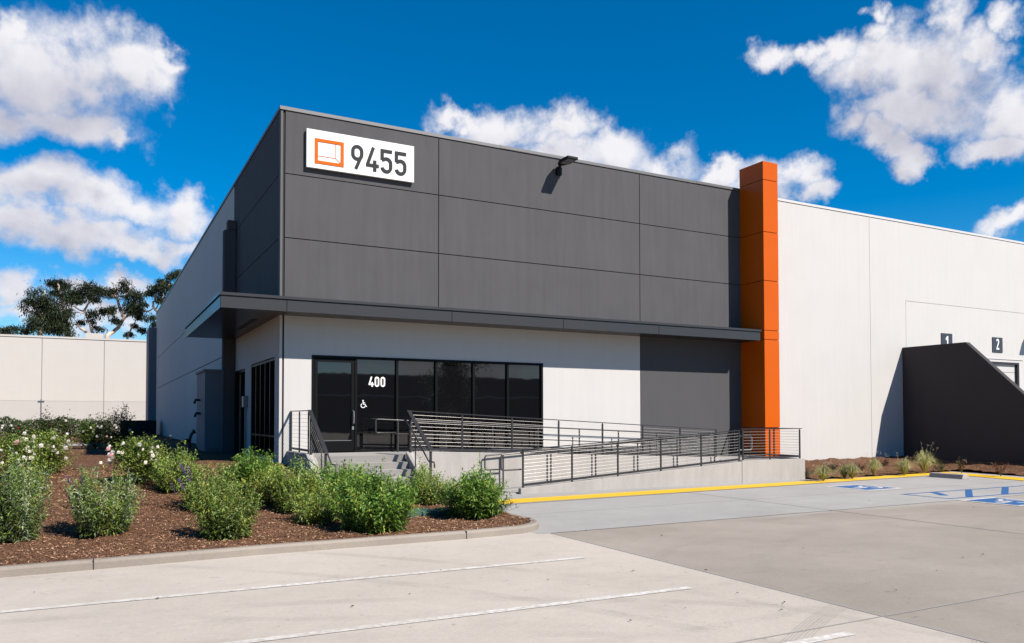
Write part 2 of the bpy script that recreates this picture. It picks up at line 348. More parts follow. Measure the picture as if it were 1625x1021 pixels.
def glyph(ch, w=.5, s=.14):
    r = w/2-s/2; c = w/2; x0 = s/2; x1 = w-s/2
    if ch == '0': return [(arc(c, 1-s/2-r, r, r, 180, 0)+arc(c, s/2+r, r, r, 0, -180), True)]
    if ch == '1': return [([(c-.14, .76), (c+.07, 1-s*.45), ], False), ([(c+.07, 1), (c+.07, 0)], False)]
    if ch == '2': return [(arc(c, 1-s/2-r, r, r, 170, -20)+[(x0+.02, s*.75)], False), ([(x0-s/2+.01, s/2), (w, s/2)], False)]
    if ch == '4': return [([(c+.06, 1), (x0, .27+s*.1), ], False), ([(0, .24), (w+.04, .24)], False), ([(c+.12, .46), (c+.12, 0)], False)]
    if ch == '5': return [([(x1+s/2-.01, 1-s/2), (x0, 1-s/2), (x0, .55)], False), ([(x0, .55)]+arc(c, .61-r, r, r, 130, 0)+arc(c, s/2+r, r, r, 0, -170), False)]
    if ch == '9': return [(arc(c, 1-s/2-r, r, r, 0, 180)+arc(c, .60, r, r, 180, 360), True), ([(x1, .60), (c-.06, 0)], False)]
def figures(mb, text, org, ux, uz, nrm, h, w=.5, s=.14, gap=.13, depth=.02):
    """writes text on a plane: org lower left, ux along, uz up, nrm outward"""
    ux = Vector(ux); uz = Vector(uz); nrm = Vector(nrm); org = Vector(org); x = 0; k = 0
    for ch in text:
        for path, cl in glyph(ch, w, s):
            lift = nrm*(depth+.0006*k); k += 1
            for q in ribbon(path, s, cl):
                b = [org+ux*((x+p[0])*h)+uz*(p[1]*h) for p in q]
                mb.add([p for p in b]+[p+lift for p in b], [(3,2,1,0),(4,5,6,7),(0,1,5,4),(1,2,6,5),(2,3,7,6),(3,0,4,7)])
        x += w+gap
def wheelchair(mb, org, ux, uz, nrm, h, depth):
    ux = Vector(ux); uz = Vector(uz); nrm = Vector(nrm); org = Vector(org)
    paths = [(arc(.40, .90, .045, .045, 0, 360, 12), True, .09), ([(.40, .80), (.43, .48), (.66, .48), (.80, .18), (.90, .22)], False, .09), ([(.42, .66), (.66, .66)], False, .075),
             (arc(.42, .30, .27, .27, 128, 345, 16), False, .085)]
    for k, (p, cl, wd) in enumerate(paths):
        lift = nrm*(depth+.0006*k)
        for q in ribbon(p, wd, cl):
            b = [org+ux*(c[0]*h)+uz*(c[1]*h) for c in q]
            mb.add([c for c in b]+[c+lift for c in b], [(3,2,1,0),(4,5,6,7),(0,1,5,4),(1,2,6,5),(2,3,7,6),(3,0,4,7)])

# ------------------------------------------------------------------ ground, lot, kerbs, markings
GZ = -.60
def sheet(name, polys, z, m, thick=0):
    mb = MB()
    for p in polys: mb.add([(x, y, z) for x, y in p], [tuple(range(len(p)))])
    o = mb.build(name, m); o['kind'] = 'structure'
    for f in o.data.polygons:
        if f.normal.z < 0: f.flip()
    return o
sheet('ground', [[(-400, -400), (500, -400), (500, 500), (-400, 500)]], -.62, 'lot_brown')
sheet('parking_lot', [[(-80, -75), (2.62, -75), (2.62, -9.0), (-80, -9.0)]], GZ, 'lot_beige')
sheet('driveway', [[(2.645, -75), (80, -75), (80, -9.47), (2.645, -9.47)]], GZ-.002, 'lot_brown')
sheet('new_pavement', [[(2.4, -9.46), (3.2, -9.455), (80, -9.46), (80, -3.0), (2.4, -3.0)]], GZ+.002, 'lot_light')
jm = MB()   # saw-cut joints in the lot
for (a, b) in [((-20, -15.9), (2.6, -15.9)), ((2.66, -15.9), (30, -15.9)), ((9.6, -3.9), (9.6, -60)), ((17.5, -9.5), (17.5, -60)), ((2.7, -7.0), (30, -6.9))]:
    jm.bar((a[0], a[1], GZ+.0045), (b[0], b[1], GZ+.0045), .018, .002)
jm.bar((2.632, -9.5, GZ+.001), (2.632, -60, GZ+.001), .03, .006)
o = jm.build('pavement_joints', 'groove_light'); o['kind'] = 'structure'
def strip(name, a, b, wd, m, z=GZ+.006):
    a = Vector((*a, z)); b = Vector((*b, z)); d = (b-a).normalized(); n = Vector((-d.y, d.x, 0))*wd/2
    mb = MB(); mb.add([a-n, b-n, b+n, a+n], [(0, 1, 2, 3)]); o = mb.build(name, m); o['kind'] = 'structure'; return o
for (a, b) in [((-9, -11.45), (1.83, -11.72)), ((-9, -13.68), (1.83, -13.97)), ((-9, -16.0), (1.83, -16.17))]: strip('parking_line', a, b, .115, 'line')
# access aisle, blue outline and hatching
bl = MB()
for (a, b, wd) in [((14.05, -7.9), (24, -7.9), .08), ((14.05, -9.15), (24, -9.15), .08), ((14.09, -7.94), (14.09, -9.11), .08),
                   ((15.3, -7.94), (14.75, -8.6), .2), ((16.8, -7.94), (14.95, -9.11), .16), ((18.5, -7.94), (16.45, -9.11), .16), ((20.2, -7.94), (18.1, -9.11), .16)]:
    bl.bar((*a, GZ+.006), (*b, GZ+.006), wd, .001)
o = bl.build('aisle_marking', 'blue_paint'); o['kind'] = 'structure'
for (cx, cy) in [(14.95, -6.07), (14.62, -10.2)]:
    mb = MB(); mb.box(cx-.72, cx+.72, cy-.72, cy+.72, GZ+.005, GZ+.007)
    a = mb.build('symbol_border', 'line'); a['kind'] = 'structure'
    mb = MB(); mb.box(cx-.60, cx+.60, cy-.60, cy+.60, GZ+.008, GZ+.010); a = mb.build('symbol_field', 'blue_paint'); a['kind'] = 'structure'
    mb = MB(); wheelchair(mb, (cx+.5, cy-.5, GZ+.010), (0, 1, 0), (-1, 0, 0), (0, 0, 1), 1.0, .001); a = mb.build('accessible_symbol', 'line'); a['kind'] = 'structure'
# sidewalk, yellow tactile band
sheet('sidewalk', [[(2.9, -5.2), (4.0, -5.2), (24.0, -4.0), (24.0, -3.1), (23.2, -2.6), (15.9, -3.5), (15.9, 0.0), (.2, 0), (.2, -4.6), (2.9, -4.6)]], GZ+.010, 'walk')
sheet('tactile_band', [[(3.2, -5.12), (13.5, -4.62), (21.95, -3.98), (22.95, -3.28), (14.4, -3.82), (3.2, -4.32)], [(21.95, -3.98), (21.25, -6.9), (20.2, -14), (21.3, -14), (22.35, -6.4), (22.95, -3.28)]], GZ+.016, 'yellow')
sheet('sidewalk_edge', [[(22.97, -3.28), (22.37, -6.4), (21.32, -14), (21.9, -14), (23.0, -6.3), (23.6, -2.95), (22.6, -3.2)]], GZ+.012, 'walk')
mb = MB()
mb.prism([(20.22, GZ), (20.60, GZ), (20.53, GZ+.15), (20.29, GZ+.15)], 'y', -5.6, -4.45)
ws = mb.build('wheel_stop', 'cast', None, bevel=.012); tag(ws, 'grey concrete wheel stop at the head of the accessible parking bay', 'wheel stop')
# kerb round the planting bed
kp = [(-16, -9.62), (-5.3, -9.48), (-2.1, -9.32), (1.2, -9.36), (1.95, -9.3)] + [(1.95+.95*math.sin(math.radians(a)), -8.35-.95*math.cos(math.radians(a))) for a in (15, 30, 45, 60, 75, 90)] + [(2.92, -7.3), (2.95, -5.3)]
def offs(path, d):
    out = []
    for i, p in enumerate(path):
        a = Vector(path[max(i-1, 0)]); b = Vector(path[min(i+1, len(path)-1)]); t = (b-a).normalized(); out.append((p[0]-t.y*d, p[1]+t.x*d))
    return out
ki = offs(kp, .15); kb = offs(kp, .02)
mb = MB(); n = len(kp)
rings = [[(x, y, GZ-.02) for x, y in kp], [(x, y, GZ+.09) for x, y in kp], [(x, y, GZ+.125) for x, y in offs(kp, .035)], [(x, y, GZ+.125) for x, y in offs(kp, .14)], [(x, y, GZ-.02) for x, y in ki]]
vs = [p for r_ in rings for p in r_]
mb.add(vs, [(j*n+i, j*n+i+1, (j+1)*n+i+1, (j+1)*n+i) for j in range(4) for i in range(n-1)])
o = mb.build('kerb', 'kerb'); o['kind'] = 'structure'
mb = MB()
for (x, y, dx, dy) in [(-4.28, -9.43, 0, 1), (1.1, -9.36, 0, 1), (-9, -9.53, 0, 1)]: mb.box(x-.006, x+.006, y-.004, y+.16, GZ-.01, GZ+.127)
o = mb.build('kerb_joints', 'groove'); o['kind'] = 'structure'
# planting beds (mulch)
def sm(x): x = max(0., min(1., x)); return x*x*(3-2*x)
def bedz(x, y):
    h = .68*sm((y+8.6)/8.4)
    h *= 1-.92*sm((x+.1)/1.6)
    if y < -3.5 and x > -.5: h *= 1-.5*sm((x+.5)/1)
    return -.49+h
def bn(x, y): return .022*math.sin(x*3.1+y*1.7)+.018*math.sin(x*7.3-y*5.1)+.012*math.sin(x*17.3+y*13)
def bed_mesh(name, inside, x0, x1, y0, y1, st, zf):
    mb = MB(); nx = int((x1-x0)/st); ny = int((y1-y0)/st); idx = {}
    for i in range(nx+1):
        for j in range(ny+1):
            x = x0+i*st; y = y0+j*st; idx[i, j] = len(mb.v); mb.v.append((x, y, min(zf(x, y)+bn(x, y), -.484 if (name == 'planting_bed' and y < -9.05) else 9)))
    for i in range(nx):
        for j in range(ny):
            if inside(x0+(i+.5)*st, y0+(j+.5)*st): mb.f.append((idx[i, j], idx[i+1, j], idx[i+1, j+1], idx[i, j+1])); mb.c.append((1, 1, 1))
    me = bpy.data.meshes.new(name); me.from_pydata(mb.v, [], mb.f); me.polygons.foreach_set('use_smooth', [True]*len(mb.f))
    bm = bmesh.new(); bm.from_mesh(me); bmesh.ops.delete(bm, geom=[v for v in bm.verts if not v.link_faces], context='VERTS'); bm.to_mesh(me); bm.free()
    me.materials.append(M['mulch']); o = bpy.data.objects.new(name, me); COL.objects.link(o); o['kind'] = 'structure'; return o
def in_bed1(x, y):
    if y < float(np.interp(x, [p[0] for p in kp[:5]], [p[1] for p in kp[:5]]))+.10 or x > 2.78: return False
    if x > 1.85 and y < -8.35 and math.hypot(x-1.9, y+8.35) > .86: return False
    if x > .2 and y > -4.7: return False
    return not (x > .2 and y > -4.7)
bed_mesh('planting_bed', in_bed1, -16, 2.9, -9.5, 0.0, .1, bedz)
sheet('rear_planting_bed', [[(-60, 0), (.1, 0), (.1, 47), (-60, 47)]], .19, 'mulch')
sheet('rear_yard', [[(-200, 47), (60, 47), (60, 120), (-200, 120)]], .19, 'lot_brown')
sheet('rear_path', [[(-9, 17.5), (-3.2, 17.5), (-3.2, 20.5), (-9, 20.5)]], .215, 'walk')
def bed2z(x, y):
    a = sm((y+3.6)/3.4)
    if x > 22: a = max(a, .8*sm((x-22.6)/2.4))
    return -.56+.34*a
def in_bed2(x, y):
    if 15.92 < x < 25.2 and y > -3.62+.05*(x-15.9): return True
    return x > 23.0+.14*(y+6.3) and x < 25.2 and x > 21.9+.0*y and y <= -3.0
bed_mesh('side_planting_bed', in_bed2, 15.92, 25.22, -14, 0.0, .1, bed2z)
# loose bark chips
def chips(name, n, fn, zf, x0, x1, y0, y1, lo=.015, hi=.042):
    V = []; C = []; rs = np.random.RandomState(3)
    while len(C) < n:
        x = rs.uniform(x0, x1); y = rs.uniform(y0, y1)
        if not fn(x, y): continue
        z = zf(x, y)+bn(x, y)+rs.uniform(.004, .022); a = rs.uniform(0, 6.28); l = rs.uniform(lo, hi); ww = l*rs.uniform(.2, .45)
        t = rs.uniform(-.45, .45); d = np.array([math.cos(a), math.sin(a), t])*l/2; e = np.array([-math.sin(a), math.cos(a), rs.uniform(-.6, .6)])*ww/2; p = np.array([x, y, z])
        V += [p-d-e, p+d-e*.6, p+d+e*.6, p-d+e]
        k = rs.rand(); c = (.30, .155, .085) if k < .35 else (.12, .06, .034) if k < .5 else (.45, .27, .165) if k < .95 else (.55, .40, .28)
        C.append(np.array(c)*rs.uniform(.75, 1.25))
    o = quads(name, np.array(V), np.array(C), 'chip'); o['kind'] = 'stuff'; tag(o, 'loose brown bark chips over the mulch', 'bark chips'); return o
chips('bark_chips', 34000, in_bed1, bedz, -8, 2.8, -9.35, -.1)
chips('side_bark_chips', 5000, in_bed2, bed2z, 15.9, 25.1, -8, -.05)['label'] = 'loose brown bark chips in the narrow bed along the white wall'

# ------------------------------------------------------------------ main building
B = root('warehouse', (0, 0, 0), 'large warehouse with dark grey upper front, white walls, black glass entrance and orange pillar', 'building')
H = 9.65; G = .026
def wallx(rows, cols, name, m, mg, y=0., holes=()):
    """front wall panels in the plane y, with open grooves in front of a darker backing"""
    mb = MB()
    for (x0, x1) in cols:
        for (z0, z1) in rows: mb.box(x0+G/2, x1-G/2, y, y+.22, z0+G/2, z1-G/2)
    o = mb.build(name, m, B)
    bk = MB(); bk.box(cols[0][0]+.01, cols[-1][1]-.01, y+.028, y+.2, rows[0][0]+.012, rows[-1][1]-.012); bk.build('groove', mg, o); return o
wallx([(4.36, 6.16), (6.16, 7.87), (7.87, 9.56)], [(.11, 4.51), (4.51, 11.76), (11.76, 16.6)], 'upper_front_wall', 'dark_paint', 'groove')
# lower front: white around the storefront, dark band below the floor line, dark panel at the right
mb = MB()
mb.box(.12, .85, 0, .22, -.7, 4.345); mb.box(8.0, 11.75, 0, .22, .46, 4.345); mb.box(.85, 8.0, 0, .22, 3.07, 4.345)
mb.build('lower_front_wall', 'white_paint', B)
mb = MB(); mb.box(.851, 11.75, 0.004, .22, -.7, .44); mb.box(8.0, 11.75, .003, .22, .44, .46); mb.build('base_band', 'dark_low', B)
mb = MB(); mb.box(11.775, 16.6, 0, .22, -.7, 4.345); mb.build('lower_dark_wall', 'dark_low', B)
mb = MB(); mb.box(11.5, 11.9, .03, .2, -.7, 4.3); mb.build('joint_backing', 'groove', B); mb = MB(); mb.box(.02, .3, .03, .2, -.7, 9.5); mb.build('joint_backing', 'groove', B)
mb = MB(); mb.box(0, .06, 0, .22, 4.2, 9.54); mb.build('corner_trim', 'corner_paint', B)
mb = MB(); mb.box(0, .07, 0, .22, -.6, 4.19); mb.build('corner_trim', 'white_paint', B)
mb = MB(); mb.box(-.03, 16.6, -.001, .30, 9.56, 9.65); mb.box(-.03, 16.24, -.03, -.001, 9.56, 9.65); mb.build('front_coping', 'coping', B)
for x in (6.5, 14.2):
    mb = MB(); mb.box(x, x+2.4, -.036, .30, 9.57, 9.656); mb.build('coping_joint_cover', 'coping', B)
# right white wall
wr = MB(); R0 = 16.62
wr.box(R0, 23.24-.008, 0, .22, -.7, 9.47); wr.box(23.24+.008, 25.44, 0, .22, -.7, 9.47); wr.box(25.44, 60, 0, .22, 6.235, 9.47)
wr.box(25.455, 30.9, 0, .22, -.7, 6.22); wr.box(30.9, 33.5, 0, .22, 3.9, 6.22); wr.box(33.5, 60, 0, .22, -.7, 6.22)
wr.build('right_wall', 'white_paint', B)
mb = MB(); mb.box(R0+.1, 30.8, .02, .2, -.7, 9.4); mb.box(33.6, 59.5, .02, .2, -.7, 9.4); mb.box(30.7, 33.7, .02, .2, 4, 9.4); mb.build('groove', 'groove_light', B)
mb = MB(); mb.box(16.98, 60, -.025, .30, 9.48, 9.57); mb.build('right_coping', 'white_coping', B)
# dock door
dd = MB()
for k in range(8): dd.box(31.0, 33.4, .13, .17, 3.86-.42*(k+1)+.02, 3.86-.42*k)
d_ = dd.build('dock_door', 'door_slab', B)
mb = MB(); mb.box(31.0, 33.4, .15, .16, .4, 3.86); mb.build('seam', 'groove_light', d_)
mb = MB(); mb.box(30.9, 31.0, .02, .2, .4, 3.9); mb.box(33.4, 33.5, .02, .2, .4, 3.9); mb.box(31.0, 33.4, .02, .2, 3.82, 3.9); mb.build('door_frame', 'rail', d_)
mb = MB(); mb.box(30.6, 33.8, -.03, 0, 4.02, 4.06); mb.build('door_drip_edge', 'white_coping', d_)
# left side wall (plane x = 0)
def boxx(mb, y0, y1, z0, z1, g=.012): mb.box(0, .2, y0+g, y1-g, z0+g, z1-g)
mb = MB()
for (z0, z1) in [(4.36, 6.16), (6.16, 7.87), (7.87, 9.56)]: boxx(mb, .235, 7.8, z0, z1)
mb.build('upper_side_wall', 'dark_paint', B)
mb = MB(); mb.box(0, .2, .235, .6, 0, 4.35); mb.box(0, .2, 4.25, 5.28, 0, 4.35); mb.box(0, .2, 7.32, 7.8, 0, 4.35); mb.box(0, .2, .6, 4.25, 3.02, 4.35); mb.box(0, .2, 5.28, 7.32, 2.99, 4.35); mb.box(0, .2, .6, 4.25, -.1, .26)
mb.build('lower_side_wall', 'white_paint', B)
mb = MB(); ys = [7.8, 15.5, 23.8, 32.2, 40.6, 46.5]
for i in range(5):
    for (z0, z1) in [(-.2, 3.7), (3.7, 6.0), (6.0, 9.56)]: boxx(mb, ys[i], ys[i+1], z0, z1, .018)
mb.build('side_wall', 'white_paint', B)
mb = MB(); mb.box(.03, .18, 7.7, 46.4, -.2, 9.5); mb.box(.03, .18, .3, 7.7, 4.36, 9.5); mb.build('side_groove', 'groove', B)
mb = MB(); mb.box(-.03, .3, .31, 46.5, 9.56, 9.65); mb.build('side_coping', 'coping', B)
mb = MB(); mb.box(.3, 60, .3, 46.5, 9.0, 9.2); mb.build('roof', 'roofing', B)
mb = MB(); mb.box(0.2, 60, 46.3, 46.5, -.6, 9.5); mb.box(59.8, 60, .3, 46.3, -.6, 9.5); mb.build('rear_wall', 'white_paint', B)
mb = MB(); mb.box(-.55, .0, 46.0, 49.0, -.2, 8.45); mb.build('rear_pilaster', 'closet', B)
# interior black-out so the glass reads as a dim room edge
mb = MB(); mb.box(.3, 15.9, .6, .7, -.6, 4.3); mb.box(.3, .4, .7, 8.0, 0, 4.3); mb.build('interior_blackout', 'black', B)
# storefront
sf = MB(); mull = [.85, 2.03, 3.22, 4.41, 5.60, 6.74, 7.94]
for x in mull[:1]+mull[1:]: sf.box(x, x+.065, -.02, .13, .44, 3.07)
for a, b in zip(mull[:-1], mull[1:]): sf.box(a+.065, b, -.015, .125, 3.0, 3.07)
for a, b in zip(mull[1:-1], mull[2:]): sf.box(a+.065, b, -.015, .125, .44, .50); sf.box(a+.065, b, -.012, .12, .955, .995)
st = sf.build('storefront', 'frame', B)
for a, b in zip(mull[1:-1], mull[2:]):
    mb = MB(); mb.box(a+.065, b, .05, .062, .50, .955); mb.box(a+.065, b, .05, .062, .995, 3.0); mb.build('glass_pane', 'glass', st)
dr = MB(); dr.box(.93, 1.01, .0, .06, .47, 2.98); dr.box(1.94, 2.02, .0, .06, .47, 2.98); dr.box(1.01, 1.94, .0, .06, 2.90, 2.98); dr.box(1.01, 1.94, 0, .06, .47, .76)
dr = dr.build('entrance_door', 'frame', B)
mb = MB(); mb.box(1.01, 1.94, .025, .037, .76, 2.90); mb.build('glass_pane', 'glass', dr)
mb = MB(); mb.box(1.01, 1.94, -.006, .02, .76, .775); mb.build('kick_trim', 'galv', dr)
mb = MB(); mb.tube([(1.98, -.0, 1.58), (1.98, -.09, 1.56), (1.985, -.10, 1.4), (1.98, -.09, 1.24), (1.98, 0, 1.22)], .018, 8); mb.box(1.955, 2.005, -.02, 0, 1.06, 1.15); mb.build('handle', 'bronze', dr, smooth=False)
mb = MB(); mb.box(.86, 8.0, -.04, 0, .425, .442); mb.build('threshold', 'galv', B)
mb = MB(); figures(mb, '400', (2.44, .05, 2.25), (1, 0, 0), (0, 0, 1), (0, -1, 0), .28, .48, .15, .13, .004); mb.build('unit_number', 'white_letter', B)
mb = MB(); wheelchair(mb, (2.19, .05, 1.66), (1, 0, 0), (0, 0, 1), (0, -1, 0), .22, .004); mb.build('wheelchair_symbol', 'white_letter', B)
# side window and side door
sw = MB(); sw.box(.02, .12, .6, .66, .26, 3.02); sw.box(.02, .12, 4.19, 4.25, .26, 3.02); sw.box(.02, .12, .66, 4.19, 2.95, 3.02); sw.box(.02, .12, .66, 4.19, .26, .33)
for k in range(1, 5): y = .66+k*(4.19-.66)/5; sw.box(.02, .169, y-.035, y+.035, .33, 2.95)
sw.box(.025, .10, .66, 4.19, .86, .91)
s_ = sw.build('side_window', 'frame', B); mb = MB(); mb.box(.17, .18, .66, 4.19, .33, 2.95); mb.build('glass_pane', 'glass', s_)
mb = MB(); mb.box(.0, .1, .6, 4.25, 3.02, 3.035); mb.build('window_head', 'white_coping', s_)
sd = MB(); sd.box(.02, .12, 5.28, 5.36, .15, 2.99); sd.box(.02, .12, 7.24, 7.32, .15, 2.99); sd.box(.02, .12, 5.36, 7.24, 2.9, 2.99); sd.box(.03, .17, 6.25, 6.33, .2, 2.9)
s_ = sd.build('side_door', 'frame', B); mb = MB(); mb.box(.18, .19, 5.36, 7.24, .2, 2.9); mb.build('glass_pane', 'glass', s_)
# dark fin beside the canopy
mb = MB(); mb.box(-.42, -.002, 7.2, 7.5, .1, 7.85); mb.box(-.3, -.002, 7.2, 7.5, 7.85, 8.2); mb.build('side_fin', 'dark_paint', B, bevel=.03)
# canopy
CY0, CX0, CZ0, CZ1 = -1.06, -1.62, 4.06, 4.36
cn = MB(); cn.box(CX0+.04, 16.1, CY0+.04, -.001, CZ0+.03, CZ1-.0); cn.box(CX0+.04, -.001, 0.0, 7.15, CZ0+.03, CZ1); cn.build('canopy_slab', 'canopy', B)
fc = MB(); segs = [CX0, -.04, 4.47, 8.11, 11.70, 16.14]
for a, b in zip(segs[:-1], segs[1:]): fc.box(a+.008, b-.008, CY0, CY0+.038, CZ0, CZ1-.03)
ysg = [CY0+.04, .9, 4.9, 7.18]
for a, b in zip(ysg[:-1], ysg[1:]): fc.box(CX0, CX0+.038, a, b-.012, CZ0, CZ1-.03)
fc.box(16.102, 16.14, CY0+.04, -.001, CZ0, CZ1-.03)
fc.build('canopy_fascia', 'canopy', B)
mb = MB(); mb.box(CX0-.03, 16.17, CY0-.03, -.0015, CZ1+.005, CZ1+.075); mb.box(CX0-.03, -.0015, -.0015, 7.2, CZ1+.005, CZ1+.075); mb.build('canopy_top_trim', 'canopy', B)
mb = MB()
for y in (1.2, 2.2, 3.2): mb.box(-.5, -.35, y, y+.7, CZ0+.022, CZ0+.031)
mb.build('soffit_vents', 'black', B)
# orange pillar
pl = MB(); zs = [-.6, 1.03, 4.10, 4.42, 6.16, 7.87, 9.70, 10.36]
pl2 = MB(); pl2.box(16.28, 16.93, -1.10, -.0, -.6, 10.33)
for a, b in zip(zs[:-1], zs[1:]): pl.box(16.25, 16.96, -1.135, -.001, a+.009, b-.009)
p_ = pl.build('orange_pillar', 'orange', B, bevel=.006); pl2.build('seam', M['rust'], p_)

# wing wall by the dock
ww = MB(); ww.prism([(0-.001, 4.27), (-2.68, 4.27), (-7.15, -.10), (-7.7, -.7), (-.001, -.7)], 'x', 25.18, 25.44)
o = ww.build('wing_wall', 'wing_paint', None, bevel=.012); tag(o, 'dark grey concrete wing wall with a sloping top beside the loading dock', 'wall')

# signs
S = root('building_sign', (2.2, -.1, 8.66), 'white rectangular sign with an orange square emblem and the number 9455 on the dark wall', 'sign')
mb = MB(); mb.box(.65, 3.70, -.12, -.04, 8.09, 9.13); mb.build('sign_board', 'sign_white', S, bevel=.004)
for x in (1.0, 3.4): mb = MB(); mb.box(x, x+.08, -.04, 0, 8.3, 9.0); mb.build('bracket', 'galv', S)
mb = MB(); y = -.1215
e0, e1, z0, z1, t_ = .87, 1.66, 8.22, 8.90, .085
for (a, b, c, d) in [(e0, e1, z1-t_, z1), (e0, e1, z0, z0+t_), (e0, e0+t_, z0+t_, z1-t_), (e1-t_, e1, z0+t_, z1-t_)]: mb.box(a, b, y-.012, y, c, d)
ix = 1.43; iz = 8.43
mb.box(e0+t_, ix, y-.008, y, iz-.006, iz+.006); mb.box(ix-.006, ix+.006, y-.008, y, iz+.006, z1-t_); mb.bar((ix, y-.004, iz), (e1-t_, y-.004, z0+t_), .008, .012, (0, 0, 1))
mb.build('emblem', 'sign_orange', S)
mb = MB(); figures(mb, '9455', (1.87, -.12, 8.235), (1, 0, 0), (0, 0, 1), (0, -1, 0), .665, .51, .135, .12, .016); mb.build('numerals', 'sign_dark', S)
for txt, x0, x1, z0, z1, lb in [('1', 27.75, 28.50, 4.13, 5.0, 'small dark square sign with a white 1, half hidden by the wing wall'), ('2', 31.42, 32.18, 4.32, 5.0, 'small dark sign with a white 2 above the dock door')]:
    S = root('dock_sign', ((x0+x1)/2, 0, z0), lb, 'sign', 'dock number signs')
    mb = MB(); mb.box(x0, x1, -.03, -.002, z0, z1); mb.build('sign_board', 'dock_sign', S)
    hh = (z1-z0)*.72; mb = MB(); figures(mb, txt, ((x0+x1)/2-.25*hh*.85, -.03, z0+.13), (.85, 0, 0), (0, 0, 1), (0, -1, 0), hh, .5, .15, .1, .004); mb.build('numeral', 'white_letter', S)
# wall lights
def wall_light(x, z, label):
    L = root('wall_light', (x, 0, z), label, 'light', 'black area lights on the walls')
    mb = MB(); mb.prism([(x-.19, -.88), (x+.19, -.88), (x+.21, -.40), (x+.10, -.14), (x-.10, -.14), (x-.21, -.40)], 'z', z+.02, z+.10); h = mb.build('lamp_head', 'black', L, bevel=.015)
    mb = MB(); mb.box(x-.15, x+.15, -.82, -.6, z+.005, z+.0195); mb.box(x-.15, x+.15, -.56, -.36, z+.005, z+.0195); mb.build('lens', 'galv', h)
    mb = MB(); mb.tube([(x, -.16, z+.06), (x, -.09, z+.0), (x, -.07, z-.16)], .05, 8); mb.box(x-.09, x+.09, -.1, 0, z-.26, z-.02); mb.build('bracket', 'black', L)
wall_light(8.58, 9.29, 'black area light on the dark upper wall just below the roof edge')
wall_light(34.15, 5.15, 'black area light on the white wall to the right of the dock door')

# side: utility cabinet, meter, standpipe
U = root('utility_cabinet', (-.4, 9.9, .2), 'tall grey utility cabinet standing against the shaded side wall', 'cabinet')
mb = MB(); mb.box(-.8, -.001, 8.75, 11.2, .28, 3.05); mb.build('housing', 'closet', U); mb = MB(); mb.box(-.86, -.001, 8.69, 11.26, 3.05, 3.13); mb.build('cap', 'closet', U)
mb = MB(); mb.box(-.76, -.001, 8.8, 11.15, .1, .28); mb.build('plinth', 'closet', U)
mb = MB()
for (y, z) in ((10.2, 2.05), (10.0, 1.55)): mb = MB(); mb.tube([(-.8, y, z), (-.95, y, z+.02), (-1.0, y, z-.12)], .05, 8); mb.build('pipe_outlet', 'rust', U)
U = root('electric_meter', (0, 5.0, 1.8), 'small grey electric box with a conduit between the side door and side window', 'electric box')
mb = MB(); mb.box(-.14, -.001, 4.72, 5.0, 1.72, 2.08); mb.build('box', 'galv', U, bevel=.01); mb = MB(); mb.tube([(-.05, 4.86, 1.72), (-.05, 4.86, .1)], .03, 8); mb.build('conduit', 'galv', U)
U = root('standpipe', (-.9, 12.6, .2), 'dark branching standpipe near the foot of the side wall', 'standpipe')
mb = MB(); mb.tube([(-.9, 12.6, .1), (-.9, 12.6, .55)], .055); mb.tube([(-.9, 12.6, .5), (-1.05, 12.5, .5), (-1.15, 12.45, .45)], .07); mb.tube([(-.9, 12.6, .55), (-.84, 12.6, .75), (-.74, 12.6, .85)], .06); mb.build('pipe', 'rust', U)
mb = MB(); mb.tube([(-1.13, 12.46, .45), (-1.24, 12.42, .42)], .09, 10); mb.build('hose_cap', 'rust', U); mb = MB(); mb.tube([(-.78, 12.6, .83), (-.7, 12.6, .88)], .09, 10); mb.build('hose_cap', 'rust', U)
mb = MB(); mb.box(-2.6, -.4, 39, 42, 0, 1.25); o = mb.build('low_enclosure', 'black', None, bevel=.02); tag(o, 'low black enclosure at the far end of the shaded side wall', 'enclosure')

# ------------------------------------------------------------------ entrance steps and ramp
ST = root('entrance_steps', (1.55, -2, GZ), 'pale concrete entrance steps with sloping side walls', 'steps')
FL = .44
mb = MB()
prof = [(-1.9, FL)]
for k in range(6): prof += [(-2.0-.3*k, FL-.17*k), (-2.0-.3*k-.0, FL-.17*(k+1))]
prof = [(-1.9, FL)]+[p for k in range(6) for p in ((-2.0-.3*k, FL-.17*k), (-1.955-.3*k, FL-.17*(k+1)))]+[(-1.9, GZ)]
mb.prism(prof, 'x', .43, 2.745); mb.build('treads', 'ramp', ST)
for (x0, x1) in ((.2, .42), (2.755, 2.98)):
    mb = MB(); mb.prism([(-2.06, .52), (-3.72, -.44), (-3.72, GZ-.02), (-2.06, GZ-.02)], 'x', x0, x1); mb.build('side_wall', 'cast', ST, bevel=.01)
RP = root('access_ramp', (9, -1.6, GZ), 'pale concrete switchback wheelchair ramp and landing running along the front', 'ramp')
mb = MB(); mb.box(.215, 2.9, -1.89, -.045, GZ-.05, FL); mb.build('landing', 'ramp', RP)
mb = MB(); mb.prism([(2.9, FL), (13.4, .03), (13.4, GZ-.05), (2.9, GZ-.05)], 'y', -1.895, -.045)
mb.build('upper_slope', 'ramp', RP)
mb = MB(); mb.prism([(5.1, GZ+.013), (13.4, .03), (13.4, GZ-.05), (5.1, GZ-.05)], 'y', -3.1, -2.055); mb.build('lower_slope', 'ramp', RP)
mb = MB(); mb.box(13.4, 15.65, -3.1, -.045, GZ-.05, .029); mb.build('turning_landing', 'ramp', RP)
mb = MB(); mb.prism([(2.985, .525), (13.3, .12), (13.3, GZ-.05), (2.985, GZ-.05)], 'y', -2.05, -1.90); mb.build('inner_wall', 'cast', RP, bevel=.008)
